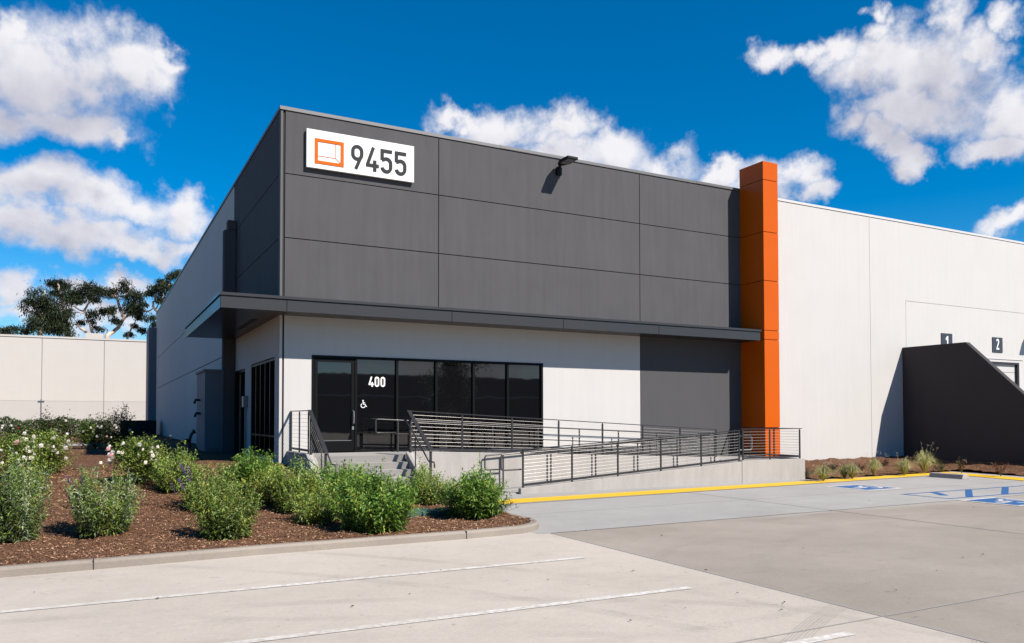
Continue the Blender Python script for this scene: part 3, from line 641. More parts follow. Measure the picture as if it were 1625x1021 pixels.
mb = MB(); mb.box(.2, .42, -2.055, -.001, GZ-.05, .518); mb.build('landing_kerb', 'cast', RP, bevel=.008)
mb = MB(); mb.prism([(5.45, -.44), (13.09, .045), (13.09, GZ-.05), (5.45, GZ-.05)], 'y', -3.25, -3.105); mb.box(13.105, 15.8, -3.25, -3.105, GZ-.05, .075); mb.box(15.655, 15.8, -3.105, -.001, GZ-.05, .075); mb.build('outer_wall', 'cast', RP, bevel=.008)
for x in (8.0, 13.097): mb = MB(); mb.box(x-.006, x+.006, -3.2515, -3.12, GZ-.04, -.27+(x-8)*.0635); mb.build('wall_joint', 'groove_light', RP)

# ------------------------------------------------------------------ railings
def guard(name, label, xs, P0, P1, base0, base1, top0, top1, axis='x', ncab=9, lastpost=True, over=0., post=.045, flat=.055, group='cable guardrails of the entrance', posts=None):
    """straight guard from P0 to P1 (x,y); base/top heights interpolated"""
    R = root(name, (P0[0], P0[1], base0), label, 'railing', group)
    a = Vector((P0[0], P0[1], 0)); b = Vector((P1[0], P1[1], 0)); L = (b-a).length; d = (b-a)/L
    zb = lambda t: base0+(base1-base0)*t; zt = lambda t: top0+(top1-top0)*t
    for x in xs:
        t = x/L; p = a+d*x; mb = MB(); mb.bar((p.x, p.y, zb(t)), (p.x, p.y, zt(t)-.03), post, .03, up=(d.x, d.y, 0) if False else (0, 1, 0) if axis == 'x' else (1, 0, 0)); mb.bar((p.x, p.y, zt(t)-.03), (p.x, p.y, zt(t)-.005), .015, .015); mb.build('post', 'rail', R)
    q0 = a-d*over; q1 = b+d*over
    mb = MB(); mb.bar((q0.x, q0.y, zt(-over/L)), (q1.x, q1.y, zt(1+over/L)), flat, .022); mb.build('top_rail', 'rail', R)
    mb = MB(); mb.bar((a.x, a.y, zb(0)+.07), (b.x, b.y, zb(1)+.07), .035, .055); mb.build('bottom_rail', 'rail', R)  # bottom rail drawn taller so it takes in its own shadow line
    mb = MB()
    for k in range(ncab):
        u = (k+1)/(ncab+1); f = lambda t: zb(t)+.07+(zt(t)-zb(t)-.07)*u
        mb.tube([(a.x, a.y, f(0)), (b.x, b.y, f(1))], .0034, 5, cap=False)
    mb.build('cables', 'cable', R); return R
# landing side guard (left), along y
g1 = guard('guardrail', 'short level cable guardrail at the left end of the entrance landing', [.03, .95, 1.9], (.31, -.02), (.31, -1.95), .52, .52, 1.56, 1.56, 'y')
def stair_rail(x, side, label):
    R = root('stair_railing', (x, -2.0, FL), label, 'railing', 'sloping railings of the entrance steps')
    T0 = Vector((x, -1.95, 1.57)); T1 = Vector((x, -3.50, .60))
    mb = MB(); mb.bar(T0, T1, .10, .022); mb.build('top_rail', 'rail', R)
    mb = MB(); mb.bar(T1+Vector((0, 0, -.012)), T1+Vector((0, -.012, -.02)), .10, .03); mb.build('end_cap', 'galv', R)
    def cheek(y): return .52-.578*(-2.06-y)
    for y in (-2.08, -3.45):
        mb = MB(); zt = T0.z+(T1.z-T0.z)*(-1.95-y)/1.55; mb.bar((x, y, cheek(y)-.02), (x, y, zt-.02), .05, .05); mb.build('post', 'rail', R)
    mb = MB()
    for k in range(1, 9):
        u = k/9.; z0 = .56+(1.57-.56)*u; z1 = cheek(-3.45)+.06+(.60-cheek(-3.45)-.06)*u; mb.tube([(x, -2.0, z0), (x, -3.45, z1)], .0034, 5, cap=False)
    mb.build('cables', 'cable', R)
    xi = x+side*.10; mb = MB(); mb.tube([(xi, -1.9, 1.33), (xi, -2.05, 1.31), (xi, -2.9, .78), (xi, -3.55, .36), (xi, -3.62, .34), (xi, -3.9, .34), (xi, -3.93, .30), (xi, -3.93, .2)], .019, 8)
    mb.build('handrail', 'tube', R)
    mb = MB(); mb.tube([(xi, -2.7, FL-.45), (xi, -2.7, .90)], .017, 8); mb.build('handrail_post', 'tube', R)
stair_rail(.33, 1, 'grey sloping railing down the left side of the entrance steps')
stair_rail(2.87, -1, 'grey sloping railing down the right side of the entrance steps')
guard('guardrail', 'long cable guardrail along the upper run of the ramp', [0.02, 1.5, 3.0, 4.5, 6.0, 7.46, 8.9, 10.36], (2.87, -1.975), (13.25, -1.975), .515, .12, 1.56, 1.0)
guard('guardrail', 'long cable guardrail on the low outer wall of the lower ramp run', [0.0, 1.5, 3.0, 4.5, 6.0, 7.5], (5.55, -3.18), (13.07, -3.18), -.43, .05, .56, .99)
guard('guardrail', 'level cable guardrail along the front of the turning landing', [0.02, 1.15, 2.46], (13.18, -3.18), (15.66, -3.18), .075, .075, 1.03, 1.03, over=.06)
guard('guardrail', 'short cable guardrail on the end of the turning landing beside the orange pillar', [1.1, 2.2, 2.95], (15.73, -3.12), (15.73, -.05), .075, .075, 1.03, 1.03, 'y')
def handrail(label, y, x0, x1, posts, base, top, loop=.57, drop=.38, double=True, retr=False):
    """tube handrail with a returned loop at its left end"""
    R = root('handrail', (posts[0], y, base(posts[0])), label, 'handrail', 'tube handrails of the ramp')
    c = .06; pts = [(x1, y, top(x1))]
    for k in range(12): pts.append((x1+(x0+c-x1)*(k+1)/12, y, top(x1+(x0+c-x1)*(k+1)/12)))
    zt = top(x0); pts += [(x0+.02, y, zt-.01), (x0, y, zt-.05), (x0, y, zt-drop+.05), (x0+.02, y, zt-drop+.01), (x0+c, y, zt-drop), (x0+loop, y, zt-drop)]
    mb = MB(); mb.tube(pts, .021, 8); mb.build('rail_tube', 'tube', R, smooth=True)
    if double:
        mb = MB(); mb.tube([(x0+loop, y, top(x0+loop)-drop), (x1, y, top(x1)-drop)], .015, 6); mb.build('lower_tube', 'tube', R)
    for x in posts:
        mb = MB(); mb.tube([(x, y, base(x)), (x, y, top(x)-.01)], .024, 8); mb.build('post', 'tube', R)
up_b = lambda x: FL-(max(x, 2.9)-2.9)*.0390
lo_b = lambda x: GZ+.02+(x-5.1)*.0745
handrail('tube handrail with a looped end in front of the storefront glass', -.22, 2.56, 13.0, [3.2, 4.65, 6.15, 7.7, 9.2, 10.7, 12.25], up_b, lambda x: 1.35-(x-2.56)*.048)
handrail('tube handrail on the inner side of the lower ramp run', -2.16, 4.95, 13.1, [5.5, 7.0, 8.5, 10.0, 11.5, 13.0], lo_b, lambda x: .37+(x-4.95)*.0645, double=False)
handrail('tube handrail fixed to the inside of the outer ramp guardrail', -3.09, 4.96, 13.05, [], lo_b, lambda x: .45+(x-4.96)*.0565, double=False) if False else None
R = root('handrail', (5.55, -3.09, -.5), 'tube handrail with a looped end fixed to the outer ramp guardrail', 'handrail', 'tube handrails of the ramp')
mb = MB(); tp = lambda x: .44+(x-4.96)*.0575
mb.tube([(13.0, -3.09, tp(13.0)), (9, -3.09, tp(9)), (5.6, -3.09, tp(5.6)), (5.03, -3.09, .44), (4.98, -3.09, .425), (4.96, -3.09, .38), (4.96, -3.09, .08), (4.98, -3.09, .045), (5.03, -3.09, .03), (5.55, -3.09, .04)], .021, 8); mb.build('rail_tube', 'tube', R)
for k in range(6): x = 5.55+1.5*k; mb = MB(); mb.tube([(x, -3.17, tp(x)-.06), (x, -3.09, tp(x)-.02)], .01, 6); mb.build('bracket', 'tube', R)
R = root('handrail', (13.2, -3.02, .03), 'short looped tube handrail on the turning landing by the orange pillar', 'handrail', 'tube handrails of the ramp')
mb = MB(); mb.tube([(13.2, -2.95, .82), (13.72, -2.95, .82), (13.78, -2.95, .79), (13.8, -2.95, .74), (13.8, -2.95, .44), (13.78, -2.95, .40), (13.72, -2.95, .38), (13.2, -2.95, .38)], .021, 8); mb.build('rail_tube', 'galv', R)

# ------------------------------------------------------------------ plants
rs = np.random.RandomState(11)
def unit(v): return v/np.maximum(np.linalg.norm(v, axis=-1, keepdims=True), 1e-6)
def leaves(pos, dirs, ln, wd, droop=.25, twist=None):
    """folded lanceolate leaves: two quads each, (k*8,3) vertices"""
    k = len(pos); up = np.tile([0, 0, 1.], (k, 1)); side = unit(np.cross(dirs, up)+rs.normal(0, .25, (k, 3))); nn = unit(np.cross(side, dirs))
    ln = ln[:, None]; wd = wd[:, None]
    b = pos; mid = pos+dirs*ln*.5+nn*ln*.06; tip = pos+dirs*ln-np.array([0, 0, 1.])*ln*droop
    s1 = mid+side*wd*.5+nn*wd*.18; s2 = mid-side*wd*.5+nn*wd*.18
    return np.stack([b, s1, tip, mid, b, mid, tip, s2], 1).reshape(-1, 3)
def make_sage(r, h, nst, lpn, L, Wd, cols, seed, spread=1.0):
    """bush of upright leafy stems; returns (leaf verts, colours, stem MB)"""
    global rs; rs = np.random.RandomState(seed); V = []; C = []; sm_ = MB()
    for i in range(nst):
        a = rs.uniform(0, 6.283); q = math.sqrt(rs.rand()); b0 = np.array([math.cos(a)*q*r*.62, math.sin(a)*q*r*.62, 0])
        lean = np.array([math.cos(a), math.sin(a), 0])*q*r*rs.uniform(.30, .62)*spread+rs.normal(0, .05*r, 3)*[1, 1, 0]; hh = h*(1-.40*q**2)*(rs.uniform(.72, 1.0) if i % 3 else rs.uniform(.35, .8))*(.90+.13*math.sin(2*a+seed)+.09*math.sin(5*a+seed*2.3))*(1.22 if rs.rand() < .04 else 1)
        n = int(lpn*hh/h)+3; t = np.sort(rs.uniform(.04, 1.0, n)); cur = b0+np.outer(t, lean)*(t[:, None]**.4)+np.outer(t, [0, 0, hh])
        cur += np.outer(np.sin(t*3+i), rs.normal(0, .02, 3))
        th = rs.uniform(0, 6.283, n); el = rs.normal(.25, .45, n)+t*.35
        d = unit(np.stack([np.cos(th)*np.cos(el), np.sin(th)*np.cos(el), np.sin(el)], 1)+lean*.4)
        ln = L*rs.uniform(.55, 1.15, n)*(1.1-.35*t); wd = Wd*rs.uniform(.7, 1.2, n)
        V.append(leaves(cur, d, ln, wd, .22))
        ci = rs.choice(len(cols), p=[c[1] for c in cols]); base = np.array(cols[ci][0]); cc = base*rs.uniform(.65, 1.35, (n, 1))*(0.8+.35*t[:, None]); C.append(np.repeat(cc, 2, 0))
        if i % 3 == 0: sm_.tube([b0, b0+lean*.45+[0, 0, hh*.5], b0+lean+[0, 0, hh]], .004, 3, r2=.002, cap=False)
    return np.concatenate(V), np.concatenate(C), sm_
SAGE = [((.20, .29, .05), .40), ((.30, .37, .13), .22), ((.12, .20, .035), .22), ((.34, .36, .06), .16)]
SILV = [((.19, .26, .10), .36), ((.36, .42, .25), .24), ((.20, .31, .05), .28), ((.33, .36, .07), .12)]
YELG = [((.25, .28, .05), .5), ((.36, .34, .08), .2), ((.15, .22, .045), .3)]
DEEP = [((.12, .23, .03), .45), ((.23, .35, .08), .33), ((.07, .14, .02), .16), ((.30, .34, .05), .06)]
def place(px, py):
    """where the bed surface is seen at this pixel"""
    z = -.45
    for _ in range(30):
        p = onz(px, py, z); z = z*.6+.4*(bedz(p.x, p.y) if p.y < 0 else .19)
    return onz(px, py, z)
def dep(p): return (Vector(p)-CPOS).dot(FW)
protos = {}
def bush(px, py, wpx, hpx, kind, label, seed, dens=1.0, flowers=None):
    p = place(px, py-4); D = dep(p); r = wpx/2*D/CF*1.04; h = hpx*D/CF*.97; p = p+Vector((math.sin(YAW), math.cos(YAW), 0))*r*.55
    p.z = bedz(p.x, p.y) if p.y < 0 else .19
    cols = dict(s=SAGE, v=SILV, y=YELG, d=DEEP)[kind]
    Rt_ = root('sage_bush', p, label, 'bush', 'leafy bushes in the bark bed')
    L = {'s': .115, 'v': .112, 'y': .10, 'd': .145}[kind]; Wd = {'s': .024, 'v': .021, 'y': .026, 'd': .030}[kind]
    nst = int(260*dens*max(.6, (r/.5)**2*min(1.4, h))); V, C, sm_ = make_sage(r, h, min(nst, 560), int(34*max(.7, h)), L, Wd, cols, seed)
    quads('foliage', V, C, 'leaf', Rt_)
    sm_.v = [tuple(Vector(v)+p) for v in sm_.v]; sm_.build('stems', 'stem', Rt_, smooth=True)
    if flowers:
        for k in range(flowers):
            a = rs.uniform(2.2, 4.2); q = rs.uniform(.6, 1.05); n = 60; t = rs.rand(n)
            b = np.array([math.cos(a)*r*q, math.sin(a)*r*q*.9, h*rs.uniform(.35, .8)]); dd = unit(np.array([math.cos(a)*.5, math.sin(a)*.5, 1.]))
            pos = b+np.outer(t, dd)*.22+rs.normal(0, .008, (n, 3)); dr_ = unit(rs.normal(0, 1, (n, 3)))
            quads('flower_spike', leaves(pos, dr_, np.full(n, .03), np.full(n, .014), .1), np.repeat(np.array([[.16, .07, .30]])*rs.uniform(.5, 1.4, (n, 1)), 2, 0), 'petal', Rt_)
    return Rt_
BU = [(8, 868, 92, 160, 'v', 'large grey-green bush cut off by the left edge, nearest the kerb', 1.0, 0),
      (34, 795, 66, 70, 'v', 'grey-green bush at the left edge, behind the large one and below the white roses', .9, 0),
      (147, 857, 106, 128, 'v', 'tall grey-green bush standing alone between the two leftmost bark paths', 1.1, 3),
      (348, 862, 106, 112, 's', 'round green bush close to the kerb, left of the big central bush', 1.0, 0),
      (322, 818, 94, 80, 's', 'green bush with purple flower spikes just behind the round one by the kerb', 1.0, 6),
      (272, 788, 84, 82, 's', 'light green wispy bush in the back row, right of the white roses', .9, 0),
      (392, 790, 94, 78, 'd', 'dark green bush in the back row below the side window', 1.0, 0),
      (418, 806, 74, 72, 'y', 'yellowish green bush below the corner of the building', .9, 0),
      (458, 817, 90, 92, 's', 'green bush right in front of the left stair railing', 1.0, 0),
      (497, 838, 88, 70, 's', 'low pale green bush left of the biggest central bush', .9, 0),
      (588, 851, 132, 108, 'd', 'biggest deep green bush in the middle, nearest the kerb', 1.15, 0),
      (538, 808, 150, 78, 'd', 'dark green bush behind the biggest one, at the foot of the steps', 1.0, 0),
      (670, 806, 98, 68, 's', 'small green bush beside the green valve lids, under the ramp wall', 1.0, 0),
      (753, 827, 108, 86, 'd', 'deep green long-leaved bush at the right tip of the bed by the yellow band', 1.15, 0)]
for i, (px, py, wp, hp, kd, lb, dn, fl) in enumerate(BU): bush(px, py, wp, hp, kd, lb, 100+i, dn, fl)
# rose bushes
def bloom(parent, p, s, col, seed):
    q = np.random.RandomState(seed); V = []; C = []
    for ring, (n, rr, zz, tilt) in enumerate([(6, .5, 0, .35), (5, .32, .12, .8), (4, .15, .2, 1.3)]):
        for k in range(n):
            a = 6.283*k/n+ring*.5+q.uniform(-.1, .1); o_ = np.array([math.cos(a), math.sin(a), 0]); t = np.array([-math.sin(a), math.cos(a), 0]); up = np.array([0, 0, 1.])
            b = up*zz*.4*s; m_ = o_*rr*s*.8+up*(zz+tilt*.25)*s; e = o_*rr*s*1.1+up*(zz+tilt*.42)*s
            V += [b-t*.08*s, m_-t*.28*s, e, m_+t*.28*s]; C.append(np.array(col)*q.uniform(.85, 1.1))
    o = quads('blossom', np.array(V)+(np.array(p)-np.array(parent.location))*1.0, np.array(C), 'petal', parent); return o
def rose(px, py, wpx, hpx, label, seed, nb, cols, dark=False, sprig=0, bcol=(.86, .82, .76), base_y=None):
    p = place(px, py) if base_y is None else Vector((*ony(px, py, base_y).xy, .19)); D = dep(p); r = wpx/2*D/CF; h = hpx*D/CF
    p.z = bedz(p.x, p.y) if p.y < 0 else .19
    Rt_ = root('rose_bush', p, label, 'rose bush', 'rose bushes at the back of the bed')
    q = np.random.RandomState(seed); n = 4200; global rs; rs = q
    # clustered leaves
    nc = 26; ca = q.uniform(0, 6.283, nc); cq = np.sqrt(q.rand(nc)); cz = q.uniform(.15, .92, nc)
    cc_ = np.stack([np.cos(ca)*cq*r*.8*(1.15-.4*cz), np.sin(ca)*cq*r*.8*(1.15-.4*cz), cz*h], 1); ci = q.randint(0, nc, n)
    pos = cc_[ci]+q.normal(0, 1, (n, 3))*[.16*r+.03, .16*r+.03, .09*h+.02]; pos[:, 2] = np.abs(pos[:, 2])+.03
    th = q.uniform(0, 6.283, n); el = q.normal(.1, .5, n); d = np.stack([np.cos(th)*np.cos(el), np.sin(th)*np.cos(el), np.sin(el)], 1)
    sc = max(1., D/24.); V = leaves(pos, d, q.uniform(.04, .075, n)*sc, q.uniform(.028, .045, n)*sc, .1)
    w_ = np.array([c[1] for c in cols]); col = np.array([c[0] for c in cols])[q.choice(len(cols), n, p=w_)]*q.uniform(.6, 1.4, (n, 1))
    quads('foliage', V, np.repeat(col, 2, 0), 'leaf', Rt_)
    mb = MB()
    for k in range(0, nc, 1): mb.tube([p, p+Vector(cc_[k])*.5+Vector((0, 0, h*.1)), p+Vector(cc_[k])], .009, 4, r2=.004, cap=False)
    for k in range(sprig):
        a = q.uniform(0, 6.28); b = p+Vector((math.cos(a)*r*.3, math.sin(a)*r*.3, h*.6)); e = b+Vector((q.uniform(-.12, .12), q.uniform(-.1, .1), h*q.uniform(.45, .8))); mb.tube([b, e], .008, 4, r2=.004, cap=False)
        m_ = 46; t = q.uniform(.3, 1.05, m_); pp = np.array(b-p)+np.outer(t, np.array(e-b))+q.normal(0, .06, (m_, 3)); dd = unit(q.normal(0, 1, (m_, 3)))
        quads('sprig', leaves(pp, dd, np.full(m_, .07)*sc, np.full(m_, .04)*sc, .1), np.repeat(np.array([[.06, .05, .025]])*q.uniform(.5, 1.5, (m_, 1)), 2, 0), 'leaf', Rt_)
    mb.build('stems', 'stem', Rt_, smooth=True)
    vdir = Vector((-math.sin(YAW), -math.cos(YAW), 0))
    for k in range(nb):
        a = q.uniform(-1.5, 1.5); dd = Vector((vdir.x*math.cos(a)-vdir.y*math.sin(a), vdir.x*math.sin(a)+vdir.y*math.cos(a), 0)); z_ = q.uniform(.35, 1.0)
        pp = p+dd*r*q.uniform(.7, 1.0)*(1.15-.35*z_)+Vector((0, 0, h*z_)); c_ = bcol if q.rand() > .12 else (.45, .02, .03) if dark else (.8, .55, .55)
        bloom(Rt_, pp, q.uniform(.07, .125)*min(sc, 1.6), c_, seed*50+k)
RG = [((.09, .15, .03), .5), ((.17, .24, .05), .3), ((.035, .06, .012), .2)]
RY = [((.17, .24, .04), .5), ((.29, .34, .07), .25), ((.07, .11, .02), .25)]
RD = [((.05, .075, .02), .5), ((.09, .14, .03), .3), ((.08, .03, .02), .2)]
rose(28, 762, 95, 66, 'low rose bush full of white blossoms at the left edge', 21, 34, RY)
rose(75, 752, 86, 62, 'rose bush with a heap of big white blossoms beside the bark path', 22, 34, RY)
rose(25, 725, 70, 48, 'dark rose bush with few red blossoms by the left edge, before the hedge', 23, 7, RD, True)
rose(82, 722, 74, 54, 'tall dark rose bush with reddish shoots against the cream wall', 24, 9, RD, True, 3, base_y=None)
rose(152, 712, 52, 42, 'sparse rose bush with pale pink blossoms, middle of the back row', 25, 6, RG, False, 2)
rose(186, 722, 58, 58, 'rose bush with long thin shoots at the edge of the building shade', 26, 8, RD, False, 5)
rose(212, 770, 96, 68, 'yellowish green rose bush with white blossoms beside the tall grey-green bush', 27, 24, RY)
rose(240, 760, 50, 40, 'small yellowish rose bush tucked behind the light green wispy bush', 28, 4, RY)
# clipped hedge in front of the far wall
HG = root('hedge', (-12, 25.5, .19), 'long low green hedge in front of the cream wall', 'hedge')
q = np.random.RandomState(5); n = 26000
pos = np.stack([q.uniform(-12.5, 9, n)-2.5-6, q.uniform(-.7, .7, n), q.rand(n)**.6*1.12], 1); pos[:, 2] *= 1+.06*np.sin(pos[:, 0]*2.3)+.05*np.sin(pos[:, 0]*5.1)
pos = pos[pos[:, 0] < -.0]; n = len(pos); pos[:, 0] += 8.5
rs = q; d = unit(q.normal(0, 1, (n, 3))+[0, -.3, .4]); cN = np.array([[.07, .11, .03], [.10, .15, .045], [.04, .07, .02]])[q.randint(0, 3, n)]*q.uniform(.6, 1.4, (n, 1))
quads('foliage', leaves(pos, d, q.uniform(.10, .17, n), q.uniform(.05, .08, n), .1), np.repeat(cN, 2, 0), 'leaf', HG)
# grasses and little shrubs in the side bed
def grass(px, py, wpx, hpx, label, seed):
    p = onz(px, py, -.40); p.z = bed2z(p.x, p.y)-.01; D = dep(p); r = wpx/2*D/CF; h = hpx*D/CF
    Rt_ = root('grass_tuft', p, label, 'ornamental grass', 'ornamental grass tufts along the white wall'); q = np.random.RandomState(seed); V = []; C = []
    for k in range(260):
        a = q.uniform(0, 6.283); o_ = np.array([math.cos(a), math.sin(a), 0]); t = np.array([-math.sin(a), math.cos(a), 0]); L = q.uniform(.55, 1.05); rr = r*q.uniform(.15, 1.1)
        hh = h*L*(1-.35*(rr/r)**2); wd = .009; pts = [o_*.02, o_*rr*.35+[0, 0, hh*.7], o_*rr*.75+[0, 0, hh*.98], o_*rr*1.15+[0, 0, hh*q.uniform(.55, .95)]]
        c = np.array([(.42, .42, .16), (.26, .31, .09), (.60, .55, .30)][q.randint(0, 3)])*q.uniform(.7, 1.2)
        for j in range(3):
            w0 = wd*(1-j*.28); w1 = wd*(1-(j+1)*.28); V += [pts[j]-t*w0, pts[j]+t*w0, pts[j+1]+t*w1, pts[j+1]-t*w1]; C.append(c)
    quads('blades', np.array(V), np.array(C), 'leaf', Rt_)
    V = []; C = []
    for k in range(7):
        a = q.uniform(0, 6.283); o_ = np.array([math.cos(a), math.sin(a), 0]); e = o_*r*q.uniform(.4, 1.2)+[0, 0, h*q.uniform(.95, 1.25)]; t = np.array([.5, -.5, .2])
        V += [o_*.01-t*.003, o_*.01+t*.003, e+t*.002, e-t*.002]; C.append(np.array([.34, .28, .2]))
        for j in range(6):
            b = e+q.normal(0, .022, 3); V += [b, b+[.012, 0, .004], b+[.016, 0, .02], b+[0, 0, .016]]; C.append(np.array([.36, .30, .22]))
    quads('seed_heads', np.array(V), np.array(C), 'leaf', Rt_)
for (px, py, wp, hp, lb) in [(1306, 754, 52, 26, 'pale grass tuft nearest the ramp wall'), (1340, 750, 34, 22, 'second grass tuft from the ramp wall, small and leaning'), (1352, 751, 40, 26, 'grass tuft in the middle of the bed under the white wall'),
                             (1387, 747, 30, 30, 'dusky grass tuft right below the wall joint'), (1435, 746, 44, 28, 'grass tuft at the corner where the white wall meets the wing wall'), (1467, 743, 50, 38, 'tallest grass tuft, in front of the dark wing wall')]:
    grass(px, py, wp, hp, lb, px)
def shrub(px, py, wpx, hpx, label, seed, red=.5):
    p = onz(px, py, -.36); p.z = bed2z(p.x, p.y)-.01; D = dep(p); r = wpx/2*D/CF; h = hpx*D/CF
    Rt_ = root('small_shrub', p, label, 'shrub', 'small reddish shrubs along the side bed'); q = np.random.RandomState(seed); global rs; rs = q; n = 150
    br = [np.array([q.uniform(-1, 1)*r, q.uniform(-1, 1)*r, h*q.uniform(.6, 1)]) for _ in range(7)]; bi = q.randint(0, 7, n); t = q.uniform(.35, 1.05, n)
    pos = np.array([br[i]*tt for i, tt in zip(bi, t)])+q.normal(0, .025, (n, 3)); d = unit(q.normal(0, 1, (n, 3))+[0, 0, .6])
    c = np.where(q.rand(n)[:, None] < red, [[.14, .03, .03]], [[.05, .08, .03]])*q.uniform(.6, 1.5, (n, 1))
    quads('foliage', leaves(pos, d, np.full(n, .075), np.full(n, .04), .1), np.repeat(c, 2, 0), 'leaf', Rt_)
    mb = MB()
    for b in br: mb.tube([p, p+Vector(b)], .006, 4, r2=.003, cap=False)
    mb.build('stems', 'stem', Rt_)
for (px, py, wp, hp, lb, rd) in [(1279, 749, 26, 14, 'small dark spiky shrub right beside the ramp wall', .15), (1321, 744, 20, 12, 'small dark shrub behind the first grass tufts', .3), (1362, 742, 22, 10, 'low dark shrub against the white wall', .4),
                                 (1405, 738, 22, 10, 'low reddish shrub in front of the wing wall shadow', .7), (1492, 740, 24, 12, 'faint dark shrub to the right of the tallest grass tuft', .1), (1526, 742, 20, 22, 'green and red shrub in front of the wing wall', .45), (1588, 746, 24, 24, 'reddish shrub farthest right in front of the wing wall', .75)]:
    shrub(px, py, wp, hp, lb, px, rd)
# valve box lids in the bark
for k, (cx, cy, a, b, lb) in enumerate([(1.15, -6.75, .42, .26, 'large green valve lid set in the bark behind the biggest bush'), (1.95, -6.75, .26, .2, 'smaller green valve lid beside the right-hand bush')]):
    R = root('valve_lid', (cx, cy, -.45), lb, 'valve lid', 'green irrigation valve lids'); mb = MB(); mb.box(cx-a, cx+a, cy-b, cy+b, -.52, -.405); mb.build('lid', 'green_lid', R, bevel=.012)
    mb = MB(); mb.box(cx-a-.03, cx+a+.03, cy-b-.03, cy+b+.03, -.53, -.425); mb.build('rim', 'green_lid', R, bevel=.01)
# dry leaves on the lot
lf = None
for k, (px, py) in enumerate([(650, 943), (1005, 906), (870, 920), (1170, 941), (1245, 956), (1240, 968), (1088, 965), (1050, 850), (975, 830), (1528, 885), (1486, 906), (1318, 811), (1422, 937), (1160, 797), (1120, 905), (1620, 828), (1545, 805), (560, 962), (250, 950), (700, 905), (1275, 870), (1380, 795), (930, 842), (55, 940), (1560, 880), (1000, 985)]):
    p = onz(px, py, GZ+.012)
    if lf is None:
        V = np.array([[-.035, 0, 0], [0, -.016, .012], [.04, 0, .004], [0, .016, .016]])
        lf = quads('dry_leaf', V, np.array([[.06, .035, .02]]), 'chip'); tag(lf, 'small dry leaf lying on the concrete of the lot', 'leaf', 'dry leaves scattered on the concrete'); o = lf
    else: o = lf.copy(); COL.objects.link(o)
    o.location = p; o.rotation_euler = (0, 0, k*1.7); s = .45+.4*((k*37) % 10)/10; o.scale = (s, s, s)

# ------------------------------------------------------------------ background
BW = root('far_warehouse', (-20, 60, .19), 'long cream warehouse wall behind the rose bushes', 'building')
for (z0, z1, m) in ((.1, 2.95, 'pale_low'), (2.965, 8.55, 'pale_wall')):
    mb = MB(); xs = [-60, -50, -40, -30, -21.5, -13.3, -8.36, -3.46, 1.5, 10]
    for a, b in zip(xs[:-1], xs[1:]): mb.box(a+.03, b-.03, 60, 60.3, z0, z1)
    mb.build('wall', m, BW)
mb = MB(); mb.box(-59.9, 9.9, 60.04, 60.28, .1, 8.5); mb.box(-60, 10, 60.3, 100, .1, 8.2); mb.build('roof', 'groove_light', BW)
mb = MB(); mb.box(-60, 10, 59.94, 60.4, 8.56, 8.72); mb.build('coping', 'pale_wall', BW)
mb = MB(); mb.box(-5.0, -3.55, 61, 63, 8.3, 9.25); mb.build('roof_hatch', 'pale_wall', BW)
mb = MB(); mb.tube([(-8.36, 59.95, .2), (-8.36, 59.95, 3.1)], .04); mb.box(-8.6, -8.12, 59.9, 59.98, 2.9, 2.98); mb.box(-8.6, -8.12, 59.9, 59.98, 1.2, 1.28); mb.build('conduit', 'galv', BW)
# eucalyptus trees beyond
def tree(name, Y, limbs, clumps, label, seed, leafc):
    """limbs: polylines in photo pixels, clumps: (px,py,rx,ry) in photo pixels; both are set at distance Y with depth of their own"""
    q = np.random.RandomState(seed); global rs; rs = q; W3 = lambda px, py, dy=0: ony(px, py, Y+dy)
    base = W3(*limbs[0][0][0]); base.z = .19; T = root(name, base, label, 'tree', 'gum trees behind the far warehouse'); sc = (Y+21.1)/.88/CF
    mb = MB()
    for pts, r0, r1 in limbs:
        P3 = [W3(x, y, q.uniform(-1, 1) if i else 0) for i, (x, y) in enumerate(pts)]
        if pts is limbs[0][0]: P3 = [Vector((P3[0].x, P3[0].y, .19))]+P3
        F = []
        for i in range(len(P3)-1):
            for s in range(4): F.append(P3[i].lerp(P3[i+1], s/4.)+Vector(q.normal(0, .04, 3)))
        F.append(P3[-1]); n_ = len(F); mb.tube(F, [.8*(r0+(r1-r0)*i/(n_-1)) for i in range(n_)], 7)
    mb.build('trunk', 'bark', T, smooth=True)
    V = []; C = []
    for (px, py, rx, ry) in clumps:
        c = np.array(W3(px, py, q.uniform(-1.5, 1.5))-base); Rx = rx*sc; Rz = ry*sc; ns = max(5, int(rx*ry/15))
        for k in range(ns):     # sub-clusters of drooping leaves
            dd = unit(q.normal(0, 1, 3)); cc = c+dd*np.array([Rx, Rx*.8, Rz])*q.uniform(.15, .88)
            n = int(80*min(1, Rx*.6+.4)); rr = np.array([.62, .62, .38])*min(1., Rx*.55+.25)
            pos = cc+q.normal(0, .62, (n, 3))*rr; th = q.uniform(0, 6.283, n); el = q.normal(-.8, .5, n)
            d = np.stack([np.cos(th)*np.cos(el), np.sin(th)*np.cos(el), np.sin(el)], 1)
            V.append(leaves(pos, d, q.uniform(.22, .42, n), q.uniform(.07, .13, n), .1)); b = np.array(leafc)*q.uniform(.6, 1.45); C.append(np.repeat(b*q.uniform(.7, 1.3, (n, 1)), 2, 0))
    quads('crown', np.concatenate(V), np.concatenate(C), 'leaf', T); return T
